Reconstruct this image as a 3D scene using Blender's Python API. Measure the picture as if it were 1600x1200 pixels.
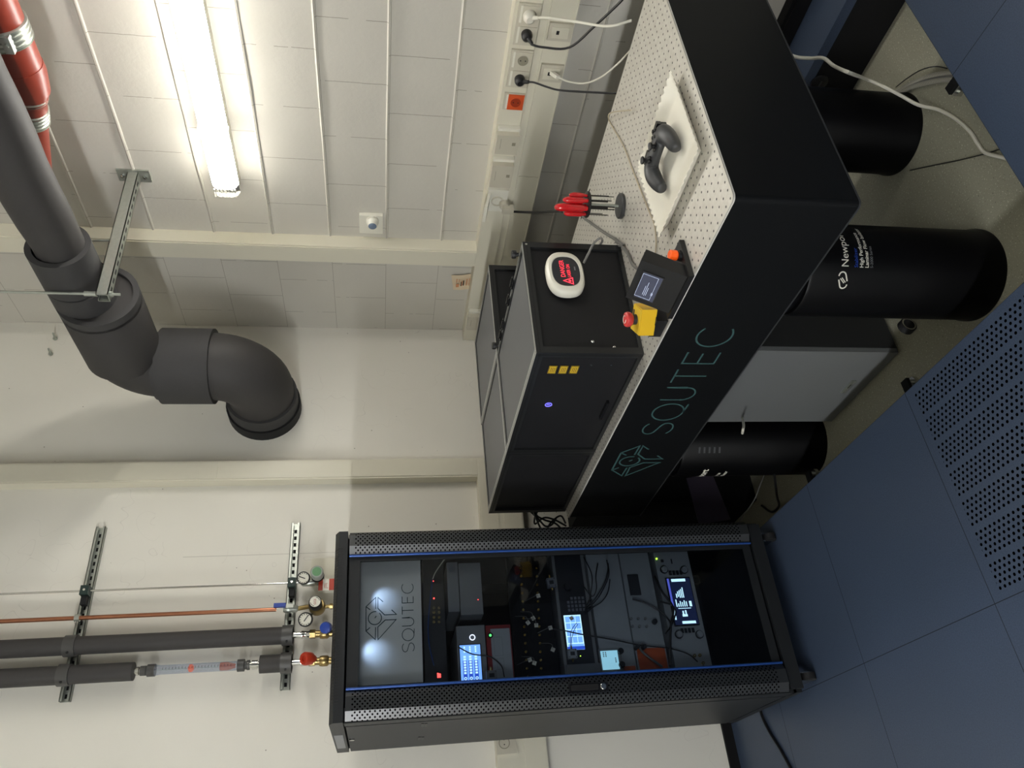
import bpy, bmesh, math, random
import numpy as np
from mathutils import Vector, Matrix
random.seed(7)
for o in list(bpy.data.objects): bpy.data.objects.remove(o)
SC = bpy.context.scene; COL = SC.collection
def V(*a): return Vector(a)

# ---------------------------------------------------------------- camera (portrait phone shot, held so that the room lies on its side)
FPX, YAW, PIT, ROL, CH = 1193.86, math.radians(57.1408), math.radians(9.7611), math.radians(0.2923), 1.466
_F = V(math.cos(YAW)*math.cos(PIT), math.sin(YAW)*math.cos(PIT), -math.sin(PIT))
_r = V(math.sin(YAW), -math.cos(YAW), 0); _u = _r.cross(_F)
_c, _s = math.cos(ROL), math.sin(ROL)
R_, U_ = _c*_r + _s*_u, -_s*_r + _c*_u
cd = bpy.data.cameras.new('camera'); cam = bpy.data.objects.new('camera', cd); COL.objects.link(cam)
cd.sensor_width = 36; cd.lens = 36*FPX/1600; cd.clip_start = 0.02; cd.clip_end = 60
cx, cy, cz = -U_, R_, -_F
cam.matrix_world = Matrix(((cx.x,cy.x,cz.x,0),(cx.y,cy.y,cz.y,0),(cx.z,cy.z,cz.z,CH),(0,0,0,1)))
SC.camera = cam
CAMP = V(0,0,CH)
def P(x, y, ax, val):
    'point of the plane axis=val that the photograph shows at pixel x,y'
    d = _F + R_*((600-y)/FPX) - U_*((x-800)/FPX) if False else _F + R_*(((1200-y)-600)/FPX) - U_*((x-800)/FPX)
    t = (val-CAMP[ax])/d[ax]; return CAMP + d*t

# ---------------------------------------------------------------- world, exposure, lights
w = bpy.data.worlds.new('world'); SC.world = w; w.use_nodes = True
w.node_tree.nodes['Background'].inputs[0].default_value = (0.5,0.55,0.65,1)
w.node_tree.nodes['Background'].inputs[1].default_value = 0.0
SC.view_settings.view_transform = 'Standard'; SC.view_settings.look = 'None'
SC.view_settings.exposure = 0.1; SC.view_settings.gamma = 1.0; SC.view_settings.use_curve_mapping = False
FILL_LAMP = 78.0     # strength of the added, unseen fill lamps on the left wall
LAMP = 34.0      # strength of the fluorescent lamps
XW, YW = 2.497, 3.328            # block wall, smooth wall
PX0, PY0 = 1.040, 1.047          # edge of the raised floor
PD = -0.20                       # floor of the pit
CEIL = 3.75
RX0, RY0 = -1.9, -3.4

# ---------------------------------------------------------------- materials
def lin(c):
    c = c/255.0
    return c/12.92 if c <= 0.04045 else ((c+0.055)/1.055)**2.4
def rgb(r,g,b): return (lin(r),lin(g),lin(b),1)
class NT:
    def __init__(s, name):
        s.m = bpy.data.materials.new(name); s.m.use_nodes = True
        s.t = s.m.node_tree; s.n = s.t.nodes; s.l = s.t.links
        s.b = s.n['Principled BSDF']; s.out = s.n['Material Output']
    def put(s, sock, v):
        if isinstance(v, bpy.types.NodeSocket): s.l.new(v, sock)
        else: sock.default_value = v
    def math(s, op, a, b=0.0, c=0.0):
        n = s.n.new('ShaderNodeMath'); n.operation = op
        s.put(n.inputs[0], a); s.put(n.inputs[1], b)
        if op in ('MULTIPLY_ADD','COMPARE','SMOOTH_MIN'): s.put(n.inputs[2], c)
        return n.outputs[0]
    def xyz(s, obj=False):
        if obj: v = s.n.new('ShaderNodeTexCoord').outputs['Object']
        else: v = s.n.new('ShaderNodeNewGeometry').outputs['Position']
        x = s.n.new('ShaderNodeSeparateXYZ'); s.l.new(v, x.inputs[0]); return x.outputs, v
    def noise(s, scale, detail=3, vec=None, rough=0.55):
        n = s.n.new('ShaderNodeTexNoise'); n.inputs['Scale'].default_value = scale
        n.inputs['Detail'].default_value = detail; n.inputs['Roughness'].default_value = rough
        if vec is None: vec = s.xyz()[1]
        s.l.new(vec, n.inputs['Vector']); return n.outputs['Fac']
    def ramp(s, f, a, b):
        n = s.n.new('ShaderNodeMapRange'); s.put(n.inputs[0], f)
        n.inputs[1].default_value = a; n.inputs[2].default_value = b; n.clamp = True
        return n.outputs[0]
    def mix(s, f, a, b):
        n = s.n.new('ShaderNodeMix'); n.data_type = 'RGBA'
        s.put(n.inputs[0], f); s.put(n.inputs[6], a); s.put(n.inputs[7], b); return n.outputs[2]
    def bump(s, h, strength=0.3, dist=0.002):
        n = s.n.new('ShaderNodeBump'); n.inputs['Strength'].default_value = strength
        n.inputs['Distance'].default_value = dist; s.l.new(h, n.inputs['Height'])
        s.l.new(n.outputs[0], s.b.inputs['Normal'])
    def line(s, c, off, pitch, half):
        'mask of 1 where c lies within half of off+k*pitch'
        f = s.math('FRACT', s.math('DIVIDE', s.math('SUBTRACT', c, off-pitch/2), pitch))
        d = s.math('ABSOLUTE', s.math('SUBTRACT', f, 0.5))
        return s.math('LESS_THAN', d, half/pitch)
def mat(name, col, rough=0.5, metal=0.0, spec=None, nz=0.0, nscale=300, bump=0.0, emit=None, es=0.0, coat=0.0):
    k = NT(name); b = k.b
    b.inputs['Roughness'].default_value = rough; b.inputs['Metallic'].default_value = metal
    if spec is not None: b.inputs['Specular IOR Level'].default_value = spec
    if coat: b.inputs['Coat Weight'].default_value = coat; b.inputs['Coat Roughness'].default_value = 0.12
    if nz or bump:
        f = k.noise(nscale)
        if nz:
            c2 = tuple(min(1,c*(1+nz)) for c in col[:3])+(1,); c1 = tuple(c*(1-nz) for c in col[:3])+(1,)
            k.put(b.inputs['Base Color'], k.mix(f, c1, c2))
        else: b.inputs['Base Color'].default_value = col
        if bump: k.bump(f, bump, 0.001)
    else: b.inputs['Base Color'].default_value = col
    if emit is not None:
        b.inputs['Emission Color'].default_value = emit; b.inputs['Emission Strength'].default_value = es
    return k.m
MT = {}
def perf_mask(k, u, v, pu, pv, r, ru=None):
    'hexagonal holes: u pitch pu, v pitch pv, odd columns shifted'
    col = k.math('FLOOR', k.math('DIVIDE', u, pu))
    odd = k.math('MULTIPLY', k.math('MODULO', k.math('ABSOLUTE', col), 2.0), 0.5)
    fu = k.math('SUBTRACT', k.math('FRACT', k.math('DIVIDE', u, pu)), 0.5)
    fv = k.math('SUBTRACT', k.math('FRACT', k.math('ADD', k.math('DIVIDE', v, pv), odd)), 0.5)
    a = k.math('MULTIPLY', fu, pu); b = k.math('MULTIPLY', fv, pv)
    d = k.math('SQRT', k.math('ADD', k.math('MULTIPLY', a, a), k.math('MULTIPLY', b, b)))
    return k.math('LESS_THAN', d, r)
def make_mats():
    M = MT
    # painted block wall
    k = NT('painted_block'); (o, v) = k.xyz()
    n1 = k.noise(60, 4); n2 = k.noise(2.2, 2)
    zz = k.math('SUBTRACT', o[2], 1.1916 - 0.2517*6)
    row = k.math('FLOOR', k.math('DIVIDE', zz, 0.2517))
    sh = k.math('MULTIPLY', k.math('MODULO', row, 2.0), 0.125)
    yy = k.math('ADD', o[1], sh)
    wob = k.math('MULTIPLY', k.math('SUBTRACT', k.noise(25, 3), 0.5), 0.004)
    vj = k.line(k.math('ADD', yy, wob), 1.5685+0.125, 0.25, 0.0015)
    hj = k.line(o[2], 1.1916, 0.2517, 0.0012)
    brk = k.math('GREATER_THAN', k.noise(9, 2), 0.42)
    vj = k.math('MULTIPLY', vj, brk)
    j = k.math('MAXIMUM', vj, hj)
    base = k.mix(k.ramp(n2, 0.3, 0.7), rgb(190,186,175), rgb(197,193,182))
    k.put(k.b.inputs['Base Color'], k.mix(k.math('MULTIPLY', j, 0.62), base, rgb(118,112,98)))
    k.b.inputs['Roughness'].default_value = 0.55
    k.bump(k.math('SUBTRACT', k.math('ADD', n1, k.math('MULTIPLY', k.noise(14,3),1.2)), k.math('MULTIPLY', j, 1.6)), 0.35, 0.002)
    M['block'] = k.m
    # painted smooth concrete with blow holes and pits
    k = NT('painted_concrete'); (o, v) = k.xyz()
    vo = k.n.new('ShaderNodeTexVoronoi'); vo.inputs['Scale'].default_value = 16; k.l.new(v, vo.inputs['Vector'])
    pit = k.math('MULTIPLY', k.math('LESS_THAN', k.math('ADD', vo.outputs['Distance'], k.math('MULTIPLY', k.noise(200,2),0.03)), 0.055), k.math('GREATER_THAN', k.noise(3.1,2), 0.5))
    sc = k.math('MULTIPLY', k.math('LESS_THAN', k.math('ABSOLUTE', k.math('SUBTRACT', k.noise(4.5,2),0.5)), 0.0016), k.math('GREATER_THAN', k.noise(1.7,1), 0.52))
    # shutter-board seam
    seam = k.math('MULTIPLY', k.math('LESS_THAN', k.math('ABSOLUTE', k.math('SUBTRACT', o[0], 1.255)), 0.0016), k.math('LESS_THAN', o[2], 2.3))
    base = k.mix(k.ramp(k.noise(1.6,3), 0.3, 0.7), rgb(226,222,210), rgb(231,227,216))
    dk = k.math('MAXIMUM', k.math('MULTIPLY', pit, 0.8), k.math('MAXIMUM', k.math('MULTIPLY', sc, 0.12), k.math('MULTIPLY', seam, 0.3)))
    k.put(k.b.inputs['Base Color'], k.mix(dk, base, rgb(105,95,80)))
    k.b.inputs['Roughness'].default_value = 0.6
    k.bump(k.math('SUBTRACT', k.math('ADD', k.noise(5,3), k.math('MULTIPLY', k.noise(90,3), 0.25)), dk), 0.25, 0.003)
    M['concrete'] = k.m
    M['plaster'] = mat('white_plaster', rgb(222,219,208), 0.7, nz=0.03, nscale=3)
    M['curtain'] = mat('dark_grey_wall_paint', rgb(92,94,99), 0.8)
    # raised access floor, with one perforated airflow panel
    k = NT('raised_floor_panel'); (o, v) = k.xyz()
    lx = k.line(o[0], 0.4385, 0.6015, 0.0011); ly = k.line(o[1], 1.6475, 0.6005, 0.0011)
    ln = k.math('MAXIMUM', lx, ly)
    sp = k.ramp(k.noise(900, 1, rough=0.8), 0.66, 0.74)
    base = k.mix(k.ramp(k.noise(260, 3), 0.3, 0.7), rgb(54,65,84), rgb(65,77,97))
    base = k.mix(k.math('MULTIPLY', sp, 0.5), base, rgb(110,120,138))
    base = k.mix(k.ramp(k.noise(1.8,2),0.35,0.7), base, k.mix(0.12, base, rgb(42,50,58)))
    # holes
    ux = k.math('SUBTRACT', 1.0104+0.0070, o[0])
    fb = k.math('FRACT', k.math('DIVIDE', ux, 0.0815)); fx = k.math('MULTIPLY', fb, 0.0815)
    inb = k.math('LESS_THAN', fx, 0.0700)
    hm = perf_mask(k, fx, k.math('SUBTRACT', 1.6110+0.0083, o[1]), 0.0140, 0.0166, 0.0042)
    reg = k.math('MULTIPLY', k.math('GREATER_THAN', ux, 0.0), k.math('LESS_THAN', ux, 0.0815*7))
    reg = k.math('MULTIPLY', reg, k.math('MULTIPLY', k.math('LESS_THAN', o[1], 1.6165), k.math('GREATER_THAN', o[1], 1.085)))
    hm = k.math('MULTIPLY', hm, k.math('MULTIPLY', inb, reg))
    dk = k.math('MAXIMUM', k.math('MULTIPLY', ln, 0.85), hm)
    k.put(k.b.inputs['Base Color'], k.mix(dk, base, (0.0015,0.0015,0.002,1)))
    k.put(k.b.inputs['Roughness'], k.ramp(dk, -0.8, 1.4)); k.b.inputs['Specular IOR Level'].default_value = 0.4
    k.put(k.b.inputs['Specular IOR Level'], k.math('SUBTRACT', 0.4, k.math('MULTIPLY', hm, 0.4)))
    M['floor'] = k.m
    # speckled grey vinyl of the lower floor
    k = NT('speckled_vinyl'); (o, v) = k.xyz()
    s1 = k.ramp(k.noise(190, 2, rough=0.7), 0.62, 0.68); s2 = k.ramp(k.noise(150, 2, rough=0.7), 0.30, 0.36)
    c = k.mix(s1, rgb(146,144,127), rgb(205,202,182)); c = k.mix(k.math('SUBTRACT', 1.0, s2), c, rgb(98,96,82))
    sm = k.math('LESS_THAN', k.math('ABSOLUTE', k.math('SUBTRACT', o[0], k.math('ADD', 1.45, k.math('MULTIPLY', o[1], 0.0)))), 0.0001)
    l2 = k.line(o[1], 1.30, 2.0, 0.0012)
    k.put(k.b.inputs['Base Color'], c); k.b.inputs['Roughness'].default_value = 0.45
    M['vinyl'] = k.m
    # optical breadboard: brushed steel skin with a 25 mm grid of tapped holes
    k = NT('breadboard_steel'); (o, v) = k.xyz()
    hx, hy = 1.1835, 1.0855
    a = k.math('MULTIPLY', k.math('SUBTRACT', k.math('FRACT', k.math('DIVIDE', k.math('SUBTRACT', o[0], hx-0.0125), 0.025)), 0.5), 0.025)
    b = k.math('MULTIPLY', k.math('SUBTRACT', k.math('FRACT', k.math('DIVIDE', k.math('SUBTRACT', o[1], hy-0.0125), 0.025)), 0.5), 0.025)
    d = k.math('SQRT', k.math('ADD', k.math('MULTIPLY', a, a), k.math('MULTIPLY', b, b)))
    h = k.math('LESS_THAN', d, 0.0030)
    n = k.noise(60, 5, rough=0.7)
    c = k.mix(k.ramp(n, 0.3, 0.7), rgb(186,182,172), rgb(206,203,194))
    k.put(k.b.inputs['Base Color'], k.mix(h, c, (0.012,0.010,0.008,1)))
    k.put(k.b.inputs['Metallic'], k.math('MULTIPLY', k.math('SUBTRACT', 1.0, h), 0.35))
    k.put(k.b.inputs['Roughness'], k.ramp(n, -0.6, 1.9))
    k.bump(k.math('SUBTRACT', k.math('MULTIPLY', n, 0.3), h), 0.4, 0.001)
    M['bread'] = k.m
    M['steel_edge'] = mat('steel_edge', rgb(228,225,216), 0.35, 0.2)
    M['apron'] = mat('black_textured_paint', rgb(12,13,14), 0.5, 0, 0.2, nz=0.15, nscale=500, bump=0.15)
    M['black'] = mat('black_plastic', rgb(24,24,25), 0.45, 0, 0.4)
    M['black_gloss'] = mat('black_gloss_plastic', rgb(22,22,24), 0.22, 0, 0.5)
    M['black_matt'] = mat('black_matt_paint', rgb(14,14,15), 0.75, 0, 0.25)
    M['leg'] = mat('black_leg_paint', rgb(5,5,6), 0.4, 0, 0.15)
    M['rackblk'] = mat('black_powder_coat', rgb(29,31,33), 0.5, 0, 0.35, nz=0.1, nscale=600, bump=0.08)
    k = NT('perforated_powder_coat'); (o, v) = k.xyz()
    hm = perf_mask(k, o[0], o[2], 0.0075, 0.0150, 0.0029)
    hm = k.math('MULTIPLY', hm, k.math('MULTIPLY', k.math('GREATER_THAN', o[2], 0.16), k.math('LESS_THAN', o[2], 1.548)))
    k.put(k.b.inputs['Base Color'], k.mix(hm, rgb(33,35,37), (0.001,0.001,0.001,1)))
    k.b.inputs['Roughness'].default_value = 0.34
    k.put(k.b.inputs['Specular IOR Level'], k.math('SUBTRACT', 0.7, k.math('MULTIPLY', hm, 0.7)))
    M['perf'] = k.m
    M['blue'] = mat('blue_anodised_trim', rgb(34,72,142), 0.3, 0.3, emit=rgb(20,60,170), es=0.0)
    M['pipe'] = mat('foam_insulation', rgb(60,58,57), 0.62, 0, 0.35, nz=0.06, nscale=60, bump=0.06)
    M['pipe2'] = mat('foam_insulation_sleeve', rgb(62,61,61), 0.66, 0, 0.3, nz=0.06, nscale=90, bump=0.1)
    M['pipecut'] = mat('cut_foam_edge', rgb(74,74,75), 0.9)
    M['cream'] = mat('cream_pvc', rgb(214,209,190), 0.4, 0, 0.4)
    M['cream_line'] = mat('cream_pvc_groove', rgb(140,134,116), 0.6)
    M['white'] = mat('white_plastic', rgb(222,219,205), 0.35, 0, 0.5)
    M['outlet'] = mat('socket_plastic', rgb(196,190,172), 0.38, 0, 0.5)
    M['orange_d'] = mat('orange_socket_well', rgb(150,52,24), 0.4)
    M['orange_p'] = mat('orange_socket_plastic', rgb(205,84,40), 0.4)
    M['galv'] = mat('galvanised_steel', rgb(178,182,174), 0.38, 0.85, nz=0.14, nscale=70)
    M['chrome'] = mat('chrome', rgb(210,210,205), 0.16, 1.0)
    M['copper'] = mat('copper_pipe', rgb(172,116,88), 0.3, 0.9, nz=0.15, nscale=40)
    M['brass'] = mat('brass', rgb(150,130,86), 0.3, 0.9)
    M['red_pipe'] = mat('red_painted_pipe', rgb(132,50,35), 0.35, 0, 0.5, nz=0.1, nscale=25)
    M['red_k'] = mat('red_valve_handle', rgb(175,52,28), 0.4)
    M['blue_k'] = mat('blue_valve_handle', rgb(30,62,150), 0.35)
    M['green_k'] = mat('green_cap', rgb(90,140,95), 0.45)
    M['grey_k'] = mat('grey_knob', rgb(150,155,148), 0.45)
    M['darkgreen'] = mat('dark_green_clamp', rgb(28,48,44), 0.5)
    M['rubber'] = mat('black_rubber', rgb(30,30,31), 0.65, 0, 0.3)
    M['clampf'] = mat('dark_grey_clamp', rgb(68,67,65), 0.45)
    M['cable_b'] = mat('black_cable', rgb(22,22,24), 0.4)
    M['cable_g'] = mat('grey_cable', rgb(105,104,100), 0.45)
    M['cable_w'] = mat('white_cable', rgb(214,210,196), 0.4)
    M['cable_c'] = mat('beige_thin_cable', rgb(176,164,140), 0.5)
    M['paper'] = mat('white_card', rgb(226,222,208), 0.75)
    M['tag'] = mat('paper_tag', rgb(208,190,160), 0.8)
    M['tag_o'] = mat('paper_tag_print', rgb(205,140,100), 0.8)
    M['ink'] = mat('dark_ink', rgb(50,45,40), 0.8)
    M['screen_off'] = mat('dim_screen', rgb(50,52,62), 0.15, emit=rgb(60,66,92), es=0.45)
    M['lcd_line'] = mat('lit_screen_line', rgb(150,160,180), 0.5, emit=rgb(190,200,225), es=1.0)
    M['lcd_blue'] = mat('lit_blue_screen', rgb(60,110,200), 0.3, emit=rgb(120,170,250), es=1.6)
    M['lcd_deep'] = mat('lit_deep_blue_screen', rgb(20,50,150), 0.3, emit=rgb(50,90,215), es=1.0)
    M['lcd_white'] = mat('lit_pale_screen', rgb(150,190,210), 0.3, emit=rgb(185,222,240), es=1.8)
    M['lcd_cyan'] = mat('lit_cyan_screen', rgb(120,180,200), 0.3, emit=rgb(150,205,222), es=1.1)
    M['lcd_dark'] = mat('lit_dark_blue_screen', rgb(10,14,30), 0.3, emit=rgb(22,30,58), es=1.0)
    M['lcd_violet'] = mat('lit_violet_bar', rgb(60,70,150), 0.3, emit=rgb(90,100,205), es=1.0)
    M['red_led'] = mat('red_led', rgb(255,40,30), 0.3, emit=(1,0.06,0.05,1), es=4)
    M['red_glow'] = mat('red_lit_sign', rgb(255,40,50), 0.3, emit=(1,0.04,0.07,1), es=2.2)
    M['green_led'] = mat('green_led', rgb(60,220,90), 0.3, emit=(0.12,0.9,0.2,1), es=2.0)
    M['lime_led'] = mat('lime_led', rgb(190,240,60), 0.3, emit=(0.5,0.95,0.06,1), es=3.0)
    M['white_led'] = mat('white_ring_light', rgb(240,240,245), 0.3, emit=(0.8,0.85,1,1), es=2.0)
    M['violet_led'] = mat('violet_led', rgb(120,110,240), 0.3, emit=rgb(120,115,240), es=1.0)
    M['enc_top'] = mat('grey_black_anodised_panel', rgb(92,93,95), 0.42, 0, 0.5, nz=0.08, nscale=400)
    M['enc_side'] = mat('black_anodised_panel', rgb(26,26,28), 0.55, 0, 0.25, nz=0.12, nscale=500, bump=0.06)
    M['enc_frame'] = mat('black_aluminium_extrusion', rgb(40,41,42), 0.32, 0.35)
    M['lip_glint'] = mat('extrusion_edge_highlight', rgb(188,187,180), 0.35, 0.3)  # pale colour standing in for lamp highlights on the extrusion edges
    M['rim'] = mat('dark_gauge_rim', rgb(70,70,68), 0.3, 0.6)
    M['screw'] = mat('bright_screw', rgb(210,210,210), 0.2, 1.0)
    M['yellow'] = mat('yellow_plastic', rgb(228,182,30), 0.4)
    M['yellow_l'] = mat('yellow_warning_label', rgb(212,178,40), 0.5)
    M['red_btn'] = mat('red_push_button', rgb(200,60,58), 0.35)
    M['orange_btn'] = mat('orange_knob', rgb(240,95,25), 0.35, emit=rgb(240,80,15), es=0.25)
    M['teal_ink'] = mat('teal_print', rgb(50,82,82), 0.6)
    M['darkteal'] = mat('dark_teal_print', rgb(30,62,66), 0.5)
    M['logo_panel'] = mat('grey_lacquered_panel', rgb(226,224,217), 0.45, nz=0.03, nscale=300)
    M['inst_grey'] = mat('grey_instrument_case', rgb(120,122,124), 0.5)
    M['inst_light'] = mat('light_instrument_front', rgb(150,155,160), 0.5)
    M['inst_dark'] = mat('dark_instrument_front', rgb(34,36,42), 0.5)
    M['inst_red'] = mat('dark_red_frame', rgb(130,24,30), 0.5)
    M['key'] = mat('keypad_key', rgb(112,114,122), 0.5)
    M['orange_pl'] = mat('orange_panel', rgb(190,84,36), 0.5)
    M['gold'] = mat('gold_connector', rgb(215,185,110), 0.25, 1.0)
    M['cab_front'] = mat('light_grey_drawer_front', rgb(100,102,102), 0.5)
    M['cab_side'] = mat('dark_cabinet_side', rgb(30,31,32), 0.6)
    M['wood_box'] = mat('purple_grey_case', rgb(70,62,78), 0.6)
    M['red_clear'] = NT('clear_red_handle').m
    b = M['red_clear'].node_tree.nodes['Principled BSDF']
    b.inputs['Base Color'].default_value = (0.70,0.012,0.018,1); b.inputs['Roughness'].default_value = 0.14
    b.inputs['Transmission Weight'].default_value = 0.35; b.inputs['Coat Weight'].default_value = 0.5
    M['tool'] = mat('dark_tool_steel', rgb(42,40,38), 0.35, 0.7)
    M['pad_grey'] = mat('dark_grey_plastic', rgb(48,49,50), 0.42, 0, 0.5)
    M['sphere_glass'] = mat('blue_grey_lens', rgb(100,115,135), 0.2)
    # luminaire diffuser and its clear prismatic end
    M['diffuser'] = mat('lit_diffuser', rgb(245,245,235), 0.4, emit=(1.0,0.975,0.915,1), es=LAMP)
    M['fill_diffuser'] = mat('fill_lamp_diffuser', rgb(245,245,240), 0.4, emit=(0.95,0.975,1.0,1), es=FILL_LAMP)
    k = NT('clear_acrylic'); b = k.b
    b.inputs['Base Color'].default_value = (0.95,0.94,0.9,1); b.inputs['Roughness'].default_value = 0.12
    b.inputs['Transmission Weight'].default_value = 0.8; b.inputs['IOR'].default_value = 1.3
    M['acrylic'] = k.m
    k = NT('clear_tube'); b = k.b
    tr = k.n.new('ShaderNodeBsdfTransparent'); tr.inputs[0].default_value = (0.82,0.86,0.93,1)
    gl = k.n.new('ShaderNodeBsdfGlossy'); gl.inputs[1].default_value = 0.1
    di = k.n.new('ShaderNodeBsdfDiffuse'); di.inputs[0].default_value = (0.45,0.5,0.6,1)
    m1 = k.n.new('ShaderNodeMixShader'); m1.inputs[0].default_value = 0.16; k.l.new(tr.outputs[0], m1.inputs[1]); k.l.new(di.outputs[0], m1.inputs[2])
    m2 = k.n.new('ShaderNodeMixShader'); m2.inputs[0].default_value = 0.12; k.l.new(m1.outputs[0], m2.inputs[1]); k.l.new(gl.outputs[0], m2.inputs[2])
    k.l.new(m2.outputs[0], k.out.inputs[0]); M['tube'] = k.m
    k = NT('tinted_door_glass')
    tr = k.n.new('ShaderNodeBsdfTransparent'); tr.inputs[0].default_value = (0.80,0.83,0.86,1)
    gl = k.n.new('ShaderNodeBsdfGlossy'); gl.inputs[1].default_value = 0.015
    fr = k.n.new('ShaderNodeFresnel'); fr.inputs[0].default_value = 1.36
    m1 = k.n.new('ShaderNodeMixShader'); k.l.new(fr.outputs[0], m1.inputs[0])
    k.l.new(tr.outputs[0], m1.inputs[1]); k.l.new(gl.outputs[0], m1.inputs[2]); k.l.new(m1.outputs[0], k.out.inputs[0])
    M['glass'] = k.m
    # corrugated metal hose
    k = NT('corrugated_metal'); M['hose'] = k.m
    wv = k.n.new('ShaderNodeTexWave'); wv.inputs['Scale'].default_value = 90; wv.bands_direction = 'X'
    k.l.new(k.xyz()[1], wv.inputs['Vector'])
    k.put(k.b.inputs['Base Color'], k.mix(wv.outputs['Fac'], rgb(90,88,80), rgb(228,224,208)))
    k.b.inputs['Metallic'].default_value = 0.3; k.b.inputs['Roughness'].default_value = 0.35
make_mats()

# ---------------------------------------------------------------- geometry helpers
def wloc(o):
    l = V(0,0,0)
    while o: l += o.location; o = o.parent
    return l
def frame(d):
    d = d.normalized(); a = V(0,0,1) if abs(d.z) < 0.9 else V(1,0,0)
    x = a.cross(d).normalized(); return x, d.cross(x), d
class G:
    'collects shapes, then links them as ONE mesh object'
    def __init__(s): s.b = bmesh.new()
    def box(s, x0,x1,y0,y1,z0,z1):
        v = [s.b.verts.new(p) for p in ((x0,y0,z0),(x1,y0,z0),(x1,y1,z0),(x0,y1,z0),(x0,y0,z1),(x1,y0,z1),(x1,y1,z1),(x0,y1,z1))]
        for f in ((0,3,2,1),(4,5,6,7),(0,1,5,4),(1,2,6,5),(2,3,7,6),(3,0,4,7)): s.b.faces.new([v[i] for i in f])
        return s
    def obox(s, c, ax, ay, az):
        c = Vector(c); v = []
        for k in (-1,1):
            for (i,j) in ((-1,-1),(1,-1),(1,1),(-1,1)): v.append(s.b.verts.new(c+ax*i+ay*j+az*k))
        for f in ((0,3,2,1),(4,5,6,7),(0,1,5,4),(1,2,6,5),(2,3,7,6),(3,0,4,7)): s.b.faces.new([v[i] for i in f])
        return s
    def prism(s, pts, ext):
        n = len(pts); ext = Vector(ext)
        a = [s.b.verts.new(Vector(p)) for p in pts]; b = [s.b.verts.new(Vector(p)+ext) for p in pts]
        s.b.faces.new(a[::-1]); s.b.faces.new(b)
        for i in range(n): s.b.faces.new((a[i], a[(i+1)%n], b[(i+1)%n], b[i]))
        return s
    def lathe(s, o, d, prof, seg=24, cap=True):
        'prof = [(radius, distance along d)]'
        x, y, z = frame(Vector(d)); o = Vector(o); rings = []
        for r, h in prof:
            rings.append([s.b.verts.new(o + z*h + (x*math.cos(t)+y*math.sin(t))*max(r,1e-5)) for t in (2*math.pi*i/seg for i in range(seg))])
        for a, b in zip(rings, rings[1:]):
            for i in range(seg): s.b.faces.new((a[i], a[(i+1)%seg], b[(i+1)%seg], b[i]))
        if cap: s.b.faces.new(rings[0][::-1]); s.b.faces.new(rings[-1])
        return s
    def cyl(s, a, b, r, seg=20, r2=None):
        a = Vector(a); b = Vector(b); return s.lathe(a, b-a, [(r,0),(r if r2 is None else r2,(b-a).length)], seg)
    def ring(s, o, d, r0, r1, h, seg=32):
        return s.lathe(o, d, [(r0,0),(r1,0),(r1,h),(r0,h),(r0,0)], seg, cap=False)
    def tube(s, pts, r, seg=8, smooth=6, rad=None):
        p = [Vector(q) for q in pts]
        if smooth and len(p) > 2:
            q = []; e = [2*p[0]-p[1]]+p+[2*p[-1]-p[-2]]
            for i in range(1, len(e)-2):
                for k in range(smooth):
                    t = k/smooth; a,b,c,d = e[i-1],e[i],e[i+1],e[i+2]
                    q.append(0.5*((2*b)+(c-a)*t+(2*a-5*b+4*c-d)*t*t+(3*b-a-3*c+d)*t**3))
            q.append(p[-1]); p = q
        n = len(p); rings = []; nx = None
        for i in range(n):
            d = (p[min(i+1,n-1)]-p[max(i-1,0)]).normalized()
            if nx is None: nx = frame(d)[0]
            nx = (nx - d*nx.dot(d)).normalized(); ny = d.cross(nx)
            rr = r if rad is None else rad(i/(n-1))
            rings.append([s.b.verts.new(p[i]+(nx*math.cos(t)+ny*math.sin(t))*rr) for t in (2*math.pi*k/seg for k in range(seg))])
        for a, b in zip(rings, rings[1:]):
            for i in range(seg): s.b.faces.new((a[i], a[(i+1)%seg], b[(i+1)%seg], b[i]))
        s.b.faces.new(rings[0][::-1]); s.b.faces.new(rings[-1])
        return s
    def sphere(s, c, r, sc=(1,1,1), u=16, v=10):
        m = Matrix.Translation(Vector(c)) @ Matrix.Diagonal((r*sc[0], r*sc[1], r*sc[2], 1))
        bmesh.ops.create_uvsphere(s.b, u_segments=u, v_segments=v, radius=1, matrix=m); return s
    def strokes(s, lines, o, right, up, w, h):
        'flat ribbons of width w, lying on the surface at o, h thick'
        o = Vector(o); right = Vector(right); up = Vector(up); nrm = right.cross(up).normalized()
        for L in lines:
            pts = [o+right*a+up*b for a, b in L]; n = len(pts)
            closed = (Vector(L[0])-Vector(L[-1])).length < 1e-6
            la, lb = [], []
            for i in range(n):
                if closed: d0 = (pts[i]-pts[i-1 if i else n-2]).normalized(); d1 = (pts[(i+1) if i < n-1 else 1]-pts[i]).normalized()
                else:
                    d0 = (pts[i]-pts[i-1]).normalized() if i else (pts[1]-pts[0]).normalized()
                    d1 = (pts[i+1]-pts[i]).normalized() if i < n-1 else d0
                t = (d0+d1)
                t = t.normalized() if t.length > 1e-6 else d0
                q = nrm.cross(t); k = 1/max(0.5, q.dot(nrm.cross(d0)))
                la.append(pts[i]+q*w/2*k); lb.append(pts[i]-q*w/2*k)
            A = [s.b.verts.new(p+nrm*h) for p in la]; B = [s.b.verts.new(p+nrm*h) for p in lb]
            A2 = [s.b.verts.new(p) for p in la]; B2 = [s.b.verts.new(p) for p in lb]
            for i in range(n-1):
                s.b.faces.new((B[i],B[i+1],A[i+1],A[i])); s.b.faces.new((A[i],A[i+1],A2[i+1],A2[i])); s.b.faces.new((B2[i],B2[i+1],B[i+1],B[i]))
        return s
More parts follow.
